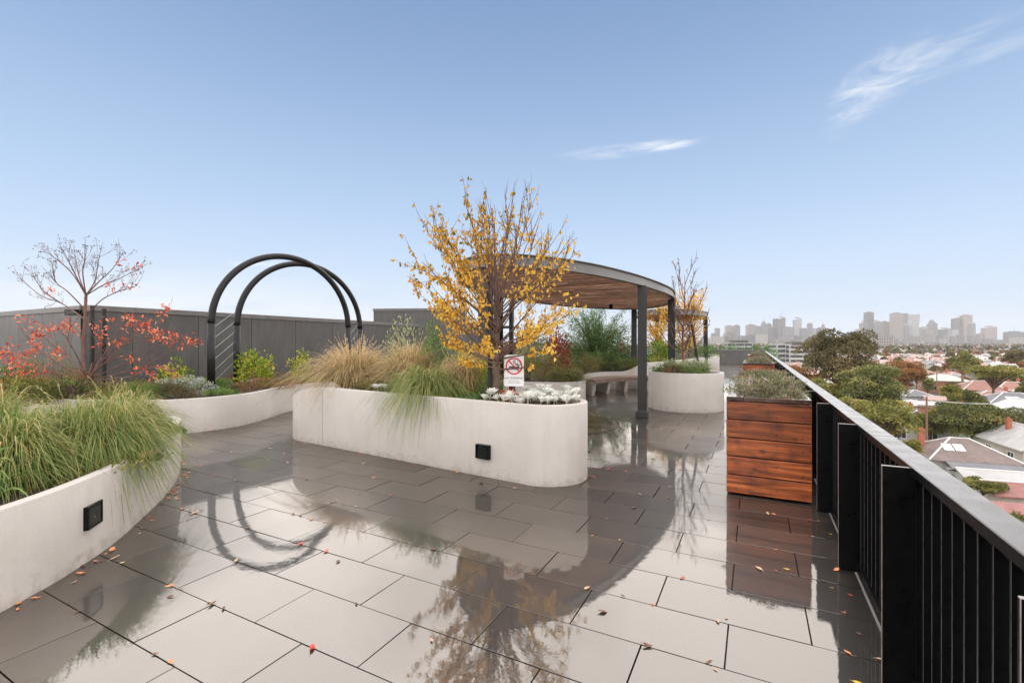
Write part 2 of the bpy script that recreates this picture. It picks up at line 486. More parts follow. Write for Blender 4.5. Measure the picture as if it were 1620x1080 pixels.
class QM:
    """quad / n-gon mesh collector (numpy)"""
    def __init__(s):
        s.V = []; s.F = []; s.n = 0; s.A = []; s.G = []; s.GA = []
    def add(s, V, F, v=0.0):
        V = np.asarray(V, dtype=np.float64).reshape(-1, 3)
        s.V.append(V)
        s.F.append(np.asarray(F, dtype=np.int64).reshape(-1, 4) + s.n)
        a = np.asarray(v, dtype=np.float64)
        s.A.append(np.full(len(V), float(a)) if a.ndim == 0 else a)
        s.n += len(V)
    def ngon(s, V, v=0.0):
        V = np.asarray(V, dtype=np.float64).reshape(-1, 3)
        s.V.append(V)
        s.A.append(np.full(len(V), float(v)))
        s.G.append([s.n + i for i in range(len(V))])
        s.n += len(V)
    def box(s, c, size, rz=0.0, M=None, v=0.0):
        x, y, z = (q / 2 for q in size)
        P = np.array([(-x,-y,-z),(x,-y,-z),(x,y,-z),(-x,y,-z),(-x,-y,z),(x,-y,z),(x,y,z),(-x,y,z)])
        if M is not None:
            P = P @ np.array(M.to_3x3()).T
        elif rz:
            cc, ss = math.cos(rz), math.sin(rz)
            P = P @ np.array([(cc, ss, 0), (-ss, cc, 0), (0, 0, 1)])
        s.add(P + np.array(c), [(0,3,2,1),(4,5,6,7),(0,1,5,4),(1,2,6,5),(2,3,7,6),(3,0,4,7)], v)
    def tube(s, pts, rad, sides=6, v=0.0, closed=False):
        P = np.asarray(pts, dtype=np.float64)
        n = len(P)
        rad = np.full(n, float(rad)) if np.ndim(rad) == 0 else np.asarray(rad, dtype=np.float64)
        T = np.gradient(P, axis=0)
        if closed:
            T = np.roll(P, -1, 0) - np.roll(P, 1, 0)
        T /= np.maximum(np.linalg.norm(T, axis=1), 1e-9)[:, None]
        ref = np.array((0.31, 0.17, 0.93)) if abs(T[0][2]) < 0.9 else np.array((0.93, 0.21, 0.1))
        A = np.cross(T, ref); A /= np.maximum(np.linalg.norm(A, axis=1), 1e-9)[:, None]
        B = np.cross(T, A)
        an = np.linspace(0, 2 * math.pi, sides, endpoint=False)
        V = (P[:, None, :] + rad[:, None, None] * (np.cos(an)[None, :, None] * A[:, None, :] + np.sin(an)[None, :, None] * B[:, None, :])).reshape(-1, 3)
        F = []
        m = n if closed else n - 1
        for i in range(m):
            a, b = i * sides, ((i + 1) % n) * sides
            for k in range(sides):
                k2 = (k + 1) % sides
                F.append((a + k, a + k2, b + k2, b + k))
        if not closed and sides == 4:
            F.append((3, 2, 1, 0)); e = (n - 1) * 4; F.append((e, e + 1, e + 2, e + 3))
        s.add(V, F, v)
        if not closed and sides > 4:
            s.G.append([s.n - len(V) + k for k in range(sides)][::-1])
            s.G.append([s.n - sides + k for k in range(sides)])
    def leaves(s, P, T, Nn, L, W, v, fold=0.25, belly=0.5):
        """diamond leaves: base P, along T, face normal Nn"""
        T = T / np.maximum(np.linalg.norm(T, axis=1), 1e-9)[:, None]
        S = np.cross(T, Nn); S /= np.maximum(np.linalg.norm(S, axis=1), 1e-9)[:, None]
        U = np.cross(S, T)
        L = np.broadcast_to(L, len(P))[:, None]; W = np.broadcast_to(W, len(P))[:, None]
        b = P
        m1 = P + T * L * belly + S * W * 0.5 + U * W * fold
        tp = P + T * L - U * W * fold * 0.6
        m2 = P + T * L * belly - S * W * 0.5 + U * W * fold
        V = np.stack([b, m1, tp, m2], 1).reshape(-1, 3)
        F = np.arange(len(P) * 4).reshape(-1, 4)
        s.add(V, F, np.repeat(v, 4))
    def mesh(s, name, smooth=False, attr=True):
        V = np.concatenate(s.V) if s.V else np.zeros((0, 3))
        F = np.concatenate(s.F) if s.F else np.zeros((0, 4), dtype=np.int64)
        me = bpy.data.meshes.new(name)
        idx = list(F.reshape(-1)) if s.G else F.reshape(-1)
        tot = [4] * len(F)
        if s.G:
            for g in s.G:
                idx.extend(g); tot.append(len(g))
        tot = np.asarray(tot, dtype=np.int32)
        idx = np.asarray(idx, dtype=np.int32)
        me.vertices.add(len(V)); me.loops.add(len(idx)); me.polygons.add(len(tot))
        me.vertices.foreach_set('co', V.astype(np.float32).reshape(-1))
        me.loops.foreach_set('vertex_index', idx)
        st = np.concatenate([[0], np.cumsum(tot)[:-1]]).astype(np.int32)
        me.polygons.foreach_set('loop_start', st)
        me.polygons.foreach_set('loop_total', tot)
        me.polygons.foreach_set('use_smooth', np.full(len(tot), bool(smooth)))
        if attr:
            at = me.attributes.new('v', 'FLOAT', 'POINT')
            at.data.foreach_set('value', np.concatenate(s.A).astype(np.float32))
        me.update(calc_edges=True)
        me.validate()
        return me
    def build(s, name, mat, parent=None, smooth=False, attr=False):
        return link(name, s.mesh(name, smooth, attr), parent, [mat])

def bevel_box_mesh(name, size, bev=0.003):
    """box centred on the origin with small chamfers on the top edges"""
    x, y, z = (q / 2 for q in size)
    q = QM()
    b = bev
    V = [(-x,-y,-z),(x,-y,-z),(x,y,-z),(-x,y,-z),(-x,-y,z-b),(x,-y,z-b),(x,y,z-b),(-x,y,z-b),(-x+b,-y+b,z),(x-b,-y+b,z),(x-b,y-b,z),(-x+b,y-b,z)]
    F = [(0,3,2,1),(0,1,5,4),(1,2,6,5),(2,3,7,6),(3,0,4,7),(4,5,9,8),(5,6,10,9),(6,7,11,10),(7,4,8,11),(8,9,10,11)]
    q.add(V, F)
    return q.mesh(name, attr=False)
def all_bevel_mesh(name, size, bev):
    """box with every edge chamfered"""
    import bmesh
    bm = bmesh.new()
    bmesh.ops.create_cube(bm, size=1.0)
    for v in bm.verts:
        v.co = Vector((v.co.x * size[0], v.co.y * size[1], v.co.z * size[2]))
    bmesh.ops.bevel(bm, geom=list(bm.edges), offset=bev, segments=1, affect='EDGES')
    me = bpy.data.meshes.new(name)
    bm.to_mesh(me); bm.free()
    return me
def catmull(P, n=10, closed=True):
    P = [np.array(p, dtype=float) for p in P]
    m = len(P); outp = []
    rng_ = range(m if closed else m - 1)
    for i in rng_:
        if closed:
            a, b, c, d = P[(i - 1) % m], P[i], P[(i + 1) % m], P[(i + 2) % m]
        else:
            a, b, c, d = P[max(i - 1, 0)], P[i], P[i + 1], P[min(i + 2, m - 1)]
        for k in range(n):
            u = k / n
            outp.append(0.5 * ((2 * b) + (-a + c) * u + (2 * a - 5 * b + 4 * c - d) * u * u + (-a + 3 * b - 3 * c + d) * u ** 3))
    if not closed:
        outp.append(P[-1])
    return np.array(outp)
def resample(L, step, closed=True):
    L = np.asarray(L)
    Q = np.vstack([L, L[:1]]) if closed else L
    seg = np.linalg.norm(np.diff(Q, axis=0), axis=1)
    cum = np.concatenate([[0], np.cumsum(seg)])
    n = max(8, int(cum[-1] / step))
    s = np.linspace(0, cum[-1], n, endpoint=not closed)
    return np.stack([np.interp(s, cum, Q[:, k]) for k in range(Q.shape[1])], 1)
def normals2(L):
    """inward normals of a CCW closed loop"""
    T = np.roll(L, -1, 0) - np.roll(L, 1, 0)
    T = T[:, :2] / np.maximum(np.linalg.norm(T[:, :2], axis=1), 1e-9)[:, None]
    return np.stack([-T[:, 1], T[:, 0]], 1)
def ccw(L):
    a = np.sum(L[:, 0] * np.roll(L[:, 1], -1) - np.roll(L[:, 0], -1) * L[:, 1])
    return L if a > 0 else L[::-1].copy()
def planter(name, label, loop, h, rim=0.085, soil_drop=0.06, group=None):
    """curved rendered planter; h a number or a function of (x, y)"""
    loop = ccw(np.asarray(loop))
    nrm = normals2(loop)
    hz = np.array([h(x, y) if callable(h) else h for x, y in loop[:, :2]])
    prof = [(0, None, 0.0), (0, 1, -0.014), (0.005, 1, -0.004), (0.014, 1, 0.0), (rim - 0.012, 1, 0.0), (rim - 0.002, 1, -0.006), (rim, 1, -0.02), (rim, 1, -0.35)]
    q = QM(); n = len(loop)
    V = []
    for off, top, dz in prof:
        z = hz + dz if top else np.full(n, -0.03)
        V.append(np.column_stack([loop[:, :2] + nrm * off, z]))
    F = []
    for j in range(len(prof) - 1):
        for i in range(n):
            i2 = (i + 1) % n
            F.append((j * n + i, j * n + i2, (j + 1) * n + i2, (j + 1) * n + i))
    q.add(np.concatenate(V), F)
    c = loop[:, :2].mean(0)
    t = thing(name, label, 'planter', (c[0], c[1], 0), group=group)
    me = q.mesh('planter_wall', smooth=False, attr=False)
    o = link('planter_wall', me, t, [MATS['concrete']])
    o.location = (-c[0], -c[1], 0)
    me.polygons.foreach_set('use_smooth', np.ones(len(me.polygons), dtype=bool))
    try:
        me.set_sharp_from_angle(angle=R(35))
    except Exception:
        pass
    s = QM()
    inner = loop[:, :2] + nrm * (rim - 0.01)
    s.ngon(np.column_stack([inner, hz - soil_drop]))
    so = s.build('soil', SOIL, t)
    so.location = (-c[0], -c[1], 0)
    return t

exec_order = None
# ================================================================== SETTING
GZ = -16.0
rng = np.random.default_rng(7)
random.seed(11)

# ground sheet of the suburb
def ground_mat():
    m, t, b = new_mat('suburb_ground')
    n1 = noise(t, 0.02, 6, 0.6)
    n2 = noise(t, 0.35, 6, 0.65)
    c = ramp(t, n1, [(0.35, (0.055, 0.07, 0.035)), (0.5, (0.11, 0.10, 0.075)), (0.65, (0.15, 0.14, 0.125))])
    c = mixc(t, mrange(t, n2, 0.4, 0.62, 0, 0.8), c, (0.045, 0.06, 0.028))
    t.links.new(c, b.inputs['Base Color'])
    b.inputs['Roughness'].default_value = 0.9
    return m
q = QM()
ring = [(9000 * math.cos(a), 9000 * math.sin(a), GZ) for a in np.linspace(0, 2 * math.pi, 96, endpoint=False)]
q.ngon(ring)
tag(q.build('ground', ground_mat()), kind='structure')

# the building under the terrace
q = QM()
q.box((-9.6, 16.5, (GZ - 0.06) / 2), (20.8, 47.0, -GZ - 0.06))
tag(q.build('apartment_building', simple('pale_render', (0.45, 0.44, 0.42), (0.55, 0.53, 0.5), 0.5, (0.6, 0.8))),
    'pale apartment building carrying the roof terrace', 'building')

# planter outlines in plan (metres)
def arc(cx, cy, r, a0, a1, n=24):
    return [(cx + r * math.cos(R(a)), cy + r * math.sin(R(a))) for a in np.linspace(a0, a1, n)]
c_loop = resample(arc(-6.30, 6.00, 0.95, 107, 255, 40) + [(-5.92, 5.035)] + arc(-2.20, 5.145, 0.475, 263, 434, 36), 0.05)
l_loop = resample(catmull([(-3.42, -0.9), (-3.62, 0.2), (-3.905, 1.035), (-4.35, 1.68), (-4.86, 2.165), (-5.50, 2.70), (-6.21, 3.17), (-6.85, 3.46), (-7.5, 3.35), (-8.1, 2.75), (-8.6, 1.6), (-8.7, 0.2), (-8.2, -1.4), (-5.5, -1.9)], 12), 0.06)
b_loop = resample(catmull([(-15.5, 1.3), (-13.6, 2.35), (-11.7, 3.15), (-10.2, 3.72), (-9.12, 4.22), (-8.75, 4.72), (-8.66, 5.2), (-8.76, 5.76), (-9.10, 6.40), (-9.45, 7.0), (-9.56, 7.6), (-9.45, 8.6), (-9.2, 9.6), (-9.1, 10.8), (-9.6, 11.9), (-11.0, 12.4)], 10, False), 0.06, False)
b_loop = np.vstack([b_loop, [(-12.04, 12.4), (-12.04, 4.42), (-17.5, 4.42), (-17.5, 1.3)]])
b_loop = resample(b_loop, 0.06)
bed_pts = [D(*p) for p in [(925, 12.3), (926, 13.5), (927, 14.4), (938, 15.3), (960, 15.9), (990, 16.1), (1015, 16.2), (1050, 17.2), (1090, 20), (1125, 23.5), (1138, 26), (1130, 28.5), (1090, 31), (1000, 32), (900, 28), (800, 22), (757, 15), (800, 12.2), (860, 11.7), (905, 11.7)]]
bed_loop = resample(catmull(bed_pts, 12), 0.08)
LOOPS = [L[::4] for L in (c_loop, l_loop, b_loop, bed_loop)]
def inside(x, y, L):
    L = np.asarray(L)
    xi, yi = L[:, 0], L[:, 1]
    xj, yj = np.roll(xi, 1), np.roll(yi, 1)
    c = (yi > y) != (yj > y)
    xx = (xj - xi) * (y - yi) / np.where(np.abs(yj - yi) < 1e-12, 1e-12, yj - yi) + xi
    return bool(np.sum(c & (x < xx)) % 2)

# terrace floor: bed + tiles
q = QM()
q.box((-9.4, 16.5, -0.045), (20.0, 46.0, 0.03))
floor = tag(q.build('terrace_floor', JOINT), kind='structure')
PX, PY, Y0, GAP = 0.79, 0.405, 1.255, 0.007
XR = 0.605
tiles = []
for k in range(-16, 93):
    off = -2.5 if k % 2 else -2.5 + PX / 2
    ya = Y0 + k * PY
    for j in range(-21, 6):
        xa = off + j * PX
        xb = xa + PX
        if xa > XR - 0.05: continue
        xb = min(xb, XR + GAP)
        cx_, cy_ = (xa + xb) / 2, ya + PY / 2
        if cx_ < -12.0 and cy_ > 4.4: continue
        host = next((L for L in LOOPS if inside(cx_, cy_, L)), None)
        if host is not None and all(inside(x, y, host) for x, y in ((xa, ya), (xb, ya), (xa, ya + PY), (xb, ya + PY))):
            continue
        d = -SN * cx_ + CS * cy_
        vis = False
        if d > 0.9:
            px = 810 + 738 * (CS * cx_ + SN * cy_) / d
            py = 543 + 738 * CAM_H / d
            vis = -40 < px < 1500 and py < 1140 and host is None
        tiles.append((not vis, d, xa, xb, ya))
tiles.sort()
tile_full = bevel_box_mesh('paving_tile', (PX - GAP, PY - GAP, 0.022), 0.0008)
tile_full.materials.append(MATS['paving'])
cache = {}
rest = QM()
rr_ = random.Random(5)
for i, (nv, d, xa, xb, ya) in enumerate(tiles):
    wdt = xb - xa
    if i < 300 and not nv:
        if wdt > PX - 0.01:
            me = tile_full
        else:
            key = round(wdt, 3)
            if key not in cache:
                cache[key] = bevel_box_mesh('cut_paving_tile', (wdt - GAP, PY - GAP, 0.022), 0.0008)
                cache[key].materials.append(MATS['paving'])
            me = cache[key]
        o = link('paving_tile', me, floor)
        o.location = ((xa + xb) / 2, ya + PY / 2, -0.011 + rr_.uniform(-0.0008, 0.0008))
        o.rotation_euler = (rr_.gauss(0, 0.0016), rr_.gauss(0, 0.0016), 0)
    else:
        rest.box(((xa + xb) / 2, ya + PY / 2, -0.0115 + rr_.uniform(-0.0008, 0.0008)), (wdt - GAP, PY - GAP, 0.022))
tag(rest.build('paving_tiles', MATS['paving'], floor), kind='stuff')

# round timber deck under the pergola
dk = tag(bpy.data.objects.new('round_deck', None), 'round dark wet timber deck set in the paving under the pergola', 'deck')
COL.objects.link(dk)
dk.location = (-3.72, 8.55, 0)
yy = -1.40
while yy < 1.40:
    hw = math.sqrt(max(0.0, 1.45 ** 2 - max(abs(yy), abs(yy + 0.085)) ** 2))
    if hw > 0.15:
        o = link('deck_board', bevel_box_mesh('deck_board', (2 * hw, 0.079, 0.03), 0.004), dk, [MATS['deck']])
        o.location = (0, yy + 0.0425, 0.0)
    yy += 0.085

# ------------------------------------------------------------------ planters
def centre_h(x, y):
    u = min(1.0, max(0.0, (x + 7.05) / 1.13))
    return 0.62 + 0.27 * math.sin(u * math.pi / 2)
P_C = planter('curved_planter', 'long pale concrete planter with rounded ends holding grasses and the yellow-leaved tree', c_loop, centre_h, soil_drop=0.06)
P_L = planter('curved_planter', 'low pale concrete planter at left edge with overhanging green grass', l_loop, 0.60)
P_B = planter('curved_planter', 'low winding concrete planter along the charcoal wall under the black hoops', b_loop, 0.60)
def bed_h(x, y):
    d = -SN * x + CS * y
    px = 810 + 738 * (CS * x + SN * y) / d
    if d < 15.0: return 0.60
    u = min(1, max(0, (px - 985) / 40))
    return 0.60 + (0.30 * u * u * (3 - 2 * u) if px > 940 else (0.0 if d < 17 else 0.28 * min(1, (d - 17) / 3)))
P_D = planter('curved_planter', 'winding concrete garden bed behind the bench and pergola', bed_loop, bed_h)
rloop = resample(arc(-1.50, 12.03, 0.865, 0, 356, 90), 0.05)
P_R = planter('round_planter', 'round pale concrete planter holding a bare staked tree', rloop, 0.885)
# vertical formwork joint where the curved end meets the straight face, and recessed wall lights
q = QM(); q.box((0, 0, 0), (0.006, 0.004, 0.86))
o = q.build('casting_joint', simple('joint_grey', (0.22, 0.2, 0.18), (0.28, 0.26, 0.23), 9), P_C)
o.location = (-5.92 - P_C.location.x, 5.0345 - P_C.location.y, 0.445)
def wall_light(x, y, z, rz, label):
    t = thing('wall_light', label, 'light', (x, y, z), rz, 'recessed lights in the planter walls')
    q = QM()
    for cz, sx, sz in ((0.075, 0.19, 0.014), (-0.075, 0.19, 0.014)):
        q.box((0, 0.0, cz), (sx, 0.05, sz))
    for cx in (-0.088, 0.088):
        q.box((cx, 0.0, 0), (0.014, 0.0495, 0.137))
    q.build('frame', BLACK, t)
    q = QM(); q.box((0, 0.006, 0), (0.162, 0.03, 0.136))
    l = q.build('lens', GLASSY, t)
    q = QM()
    for i in range(4):
        q.box((0, -0.0125, -0.045 + i * 0.03), (0.150, 0.006, 0.004))
    q.build('louvre', BLACK, l)
wall_light(-2.832, 4.704, 0.300, math.atan2(-0.375, 3.72) , 'small square black light in the long planter front')
ldir = math.atan2(2.165 - 1.60, -4.86 + 4.30)
wall_light(-4.292, 1.605, 0.320, ldir + math.pi, 'small square black light in the low left planter')

# ------------------------------------------------------------------ charcoal walls
def panel_wall(name, label, a, b, h, joints, thick=0.25, cop=0.11):
    """wall from a to b (plan), outer face on the right of a->b ; joints = distances along it"""
    a = np.array(a); b = np.array(b)
    u = (b - a); Ln = np.linalg.norm(u); u = u / Ln
    rz = math.atan2(u[1], u[0])
    t = thing(name, label, 'wall', (a[0], a[1], 0), rz)
    q = QM(); q.box((Ln / 2, thick / 2, h / 2 - 0.03), (Ln, thick, h - 0.06)); q.build('core', JOINT, t)
    e = [0] + list(joints) + [Ln]
    for i in range(len(e) - 1):
        wd = e[i + 1] - e[i] - 0.010
        me = all_bevel_mesh('panel', (wd, 0.016, h - cop), 0.002)
        o = link('panel', me, t, [WALLP])
        o.location = ((e[i] + e[i + 1]) / 2, -0.0085, (h - cop) / 2)
    q = QM(); q.box((Ln / 2 , thick / 2 - 0.012, h - cop / 2 + 0.003), (Ln + 0.03, thick + 0.06, cop)); q.build('coping', COPING, t)
    return t
# outer face looks to +X: run from far to near so that the face lies on the right-hand side
wl = 10.5
panel_wall('panel_wall', 'charcoal panelled wall with metal coping behind the black hoops', (-12.10, 4.49), (-12.10, 4.49 + wl), 2.35, [0.734 + 1.363 * i for i in range(8)])
panel_wall('panel_wall', 'charcoal panelled wall at far left behind the red-leaved shrubs', (-19.0, 4.47), (-12.40, 4.47), 2.35, [0.6 + 1.38 * i for i in range(5)])
a = D(591, 20); b = D(737, 19.6)
panel_wall('panel_wall', 'tall charcoal wall block right of the black hoops', a, b, 3.05, [1.3, 2.6])
a = D(728, 26); b = D(790, 26)
panel_wall('panel_wall', 'low far charcoal wall seen through the yellow tree', a, b, 2.75, [1.1])
# far end parapet of the terrace
a = (-6.5, 39.0); b = (0.70, 39.0)
panel_wall('parapet_wall', 'dark parapet closing the far end of the terrace', a, b, 1.08, [1.4 * i for i in range(1, 5)], cop=0.05)

# ------------------------------------------------------------------ balustrade
bal = thing('balustrade', 'black steel balustrade with wide flat cap along the right terrace edge', 'balustrade', (0.67, 0, 0))
fin_me = all_bevel_mesh('fin', (0.125, 0.014, 1.012), 0.002)
fin_me.materials.append(BLACK)
EDGE = simple('fin_edge_highlight', (0.16, 0.13, 0.115), (0.30, 0.27, 0.25), 15, (0.2, 0.4))  # wear and sky highlight both painted in as a pale edge colour
def edge_faces(me, fn):
    me.materials.append(EDGE)
    for p_ in me.polygons:
        if fn(p_.normal): p_.material_index = 1
edge_faces(fin_me, lambda n_: n_.z > 0.5 or (n_.x < -0.5 and abs(n_.y) > 0.3))
for k in range(-2, 29):
    o = link('fin', fin_me, bal)
    o.location = (0.515 + 0.0625 - 0.67, 1.425 + 1.255 * k, 0.508)
bl_me = all_bevel_mesh('baluster', (0.065, 0.010, 0.93), 0.0015)
bl_me.materials.append(BLACK)
EDGE = simple('bar_edge_highlight', (0.02, 0.019, 0.018), (0.07, 0.066, 0.06), 15, (0.2, 0.4))  # thin highlight along each bar edge, painted in as a paler colour
edge_faces(bl_me, lambda n_: n_.x < -0.5 and n_.y < -0.3)
for n in range(-24, 276):
    yb = 1.922 + 0.11 * n
    o = link('baluster', bl_me, bal)
    o.location = (0.0, yb, 0.06 + 0.465)
y0 = -1.55
ci = 0
while y0 < 37:
    L_ = 2.51
    o = link('cap', all_bevel_mesh('cap', (0.112, L_ - 0.004, 0.045), 0.003) if ci == 0 else cap_me, bal)
    if ci == 0:
        cap_me = o.data; cap_me.materials.append(CAPM); cap_me.materials.append(BLACK)
        for p_ in cap_me.polygons:
            if p_.normal.x < -0.9: p_.material_index = 1
    o.location = (0.004, y0 + L_ / 2, 1.000)
    y0 += L_; ci += 1
q = QM(); q.box((0.0, 18, 0.03), (0.09, 40, 0.075)); q.build('base_rail', BLACK, bal)
q = QM(); q.box((0.02, 18, 0.95), (0.06, 40, 0.03)); q.build('top_rail', BLACK, bal)

# ------------------------------------------------------------------ timber planter boxes
q = QM(); q.tube([(0, -0.002, 0), (0, 0.003, 0)], 0.006, 6)
SCREW = q.mesh('screw', attr=False); SCREW.materials.append(BLACK)
def timber_box(label, x0, x1, ya, yb, h, boards, name='timber_planter'):
    t = thing(name, label, 'planter', ((x0 + x1) / 2, (ya + yb) / 2, 0), group='timber planters along the balustrade')
    W_, L_ = x1 - x0, yb - ya
    bh = (h - 0.045 - 0.02) / boards
    for i in range(boards):
        z = 0.02 + bh * (i + 0.5)
        for sgn in (-1, 1):
            o = link('board', all_bevel_mesh('board', (W_, 0.04, bh - 0.011), 0.005), t, [MATS['timber']])
            o.location = (random.uniform(-0.002, 0.002), sgn * (L_ / 2 - 0.02), z)
            o = link('board', all_bevel_mesh('board', (0.04, L_ - 0.084, bh - 0.007), 0.004), t, [MATS['timber_y']])
            o.location = (sgn * (W_ / 2 - 0.02), 0, z)
    q = QM(); q.box((0, 0, h / 2 - 0.03), (W_ - 0.09, L_ - 0.09, h - 0.10)); q.build('liner', STAKE, t)
    cw = 0.16
    zc = h - 0.0225 + 0.002
    for sgn in (-1, 1):
        o = link('capping_board', all_bevel_mesh('capping_board', (cw if sgn < 0 else 0.07, L_, 0.043), 0.004), t, [MATS['cap_timber']])
        o.location = (sgn * W_ / 2 - sgn * (cw if sgn < 0 else 0.07) / 2, 0, zc)
        lx = W_ - cw - 0.07 - 0.006
        o = link('capping_board', all_bevel_mesh('capping_board', (lx, 0.075, 0.043), 0.004), t, [MATS['cap_timber']])
        o.location = (-W_ / 2 + cw + 0.003 + lx / 2, sgn * (L_ / 2 - 0.0375), zc)
    for i in range(boards):
        for fx in (-0.38, 0.10, 0.40):
            o = link('screw', SCREW, t)
            o.location = (fx * W_, -L_ / 2, 0.02 + bh * (i + 0.5) + random.uniform(-0.05, 0.05))
    q = QM(); q.box((0, 0, h - 0.05), (W_ - 0.20, L_ - 0.16, 0.03)); q.build('soil', SOIL, t)
    return t
timber_box('near wet orange timber planter box of stacked boards beside the balustrade', -0.262, 0.492, 5.35, 8.35, 1.017, 5)
timber_box('far timber planter box by the balustrade, behind the near one', -0.30, 0.49, 14.6, 17.6, 1.017, 5)
timber_box('farthest timber planter box near the end of the balustrade', -0.30, 0.49, 24.0, 27.0, 1.017, 5)

# ------------------------------------------------------------------ hoops
def hoop_pair(A, B, zc, base, wires_to=None):
    pass
def hoop(label, A, B, z0, zb):
    A = np.array(A); B = np.array(B)
    Rr = np.linalg.norm(B - A) / 2
    mid = (A + B) / 2; u = (B - A) / (2 * Rr)
    t = thing('arch_hoop', label, 'garden arch', (mid[0], mid[1], zb), math.atan2(u[1], u[0]), 'black hoops over the back planter')
    pts = [(-Rr, 0, -0.05), (-Rr, 0, (z0 - zb) * 0.5), (-Rr, 0, z0 - zb)]
    for a_ in np.linspace(180, 0, 49)[1:-1]:
        pts.append((Rr * math.cos(R(a_)), 0, z0 - zb + Rr * math.sin(R(a_))))
    q = QM()
    q.tube(pts[2:] + [(Rr, 0, z0 - zb)], 0.070, 14); q.build('bow', HOOP, t, smooth=True)
    for s_ in (-1, 1):
        q = QM(); q.tube([(s_ * Rr, 0, -0.05), (s_ * Rr, 0, z0 - zb + 0.005)], 0.073, 14); l = q.build('leg', HOOP, t, smooth=True)
        q = QM(); q.tube([(s_ * Rr, 0, -0.02), (s_ * Rr, 0, 0.012)], 0.12, 12); q.build('foot_plate', HOOP, l)
    return t
NL, NR = (-10.10, 5.76), (-9.60, 9.00)
FL, FR = (-10.73, 6.70), (-10.15, 9.96)
hoop('nearer of the two tall black steel hoops standing in the back planter', NL, NR, 1.98, 0.55)
hoop('farther of the two tall black steel hoops standing in the back planter', FL, FR, 1.98, 0.55)
ORD = ['lowest', 'second', 'third', 'fourth', 'fifth', 'sixth']
for i in range(6):
    z1 = 0.72 + 0.23 * i
    q = QM(); q.tube([(NL[0], NL[1], z1), (FL[0], FL[1], z1 + 0.47)], 0.0032, 5)
    tag(q.build('climbing_wire', WIRE), ORD[i] + ' slanting steel wire from the bottom between the left legs of the hoops', 'wire', 'wires between the left hoop legs')
for i in range(4):
    z1 = 1.05 + 0.23 * i
    q = QM(); q.tube([(NR[0], NR[1], z1), (FR[0], FR[1], z1 + 0.47)], 0.003, 5)
    tag(q.build('climbing_wire', WIRE), ORD[i] + ' slanting steel wire from the bottom between the right legs of the hoops', 'wire', 'wires between the right hoop legs')

# ------------------------------------------------------------------ pergolas
def ibeam_ring(loop, zb, zt, fl=0.11, web=0.012, tf=0.014):
    loop = ccw(np.asarray(loop)); nrm = normals2(loop); n = len(loop)
    prof = [(-fl / 2, zb), (-fl / 2, zb + tf), (-web / 2, zb + tf), (-web / 2, zt - tf), (-fl / 2, zt - tf), (-fl / 2, zt), (fl / 2, zt), (fl / 2, zt - tf), (web / 2, zt - tf), (web / 2, zb + tf), (fl / 2, zb + tf), (fl / 2, zb)]
    V = [np.column_stack([loop[:, :2] + nrm * off, np.full(n, z)]) for off, z in prof]
    F = []
    m = len(prof)
    for j in range(m):
        j2 = (j + 1) % m
        for i in range(n):
            i2 = (i + 1) % n
            F.append((j * n + i, j * n + i2, j2 * n + i2, j2 * n + i))
    q = QM(); q.add(np.concatenate(V), F)
    return q
def hcol(x, y, h, rz, t, cx, cy):
    q = QM()
    q.box((0, -0.089, h / 2), (0.17, 0.014, h)); q.box((0, 0.089, h / 2), (0.17, 0.014, h)); q.box((0, 0, h / 2), (0.012, 0.164, h))
    o = q.build('post', STEEL, t)
    o.location = (x - cx, y - cy, 0); o.rotation_euler = (0, 0, rz)
    q = QM()
    V = []
    me = all_bevel_mesh('base_shoe', (0.25, 0.25, 0.16), 0.02)
    s = link('base_shoe', me, o, [STEEL]); s.location = (0, 0, 0.07)
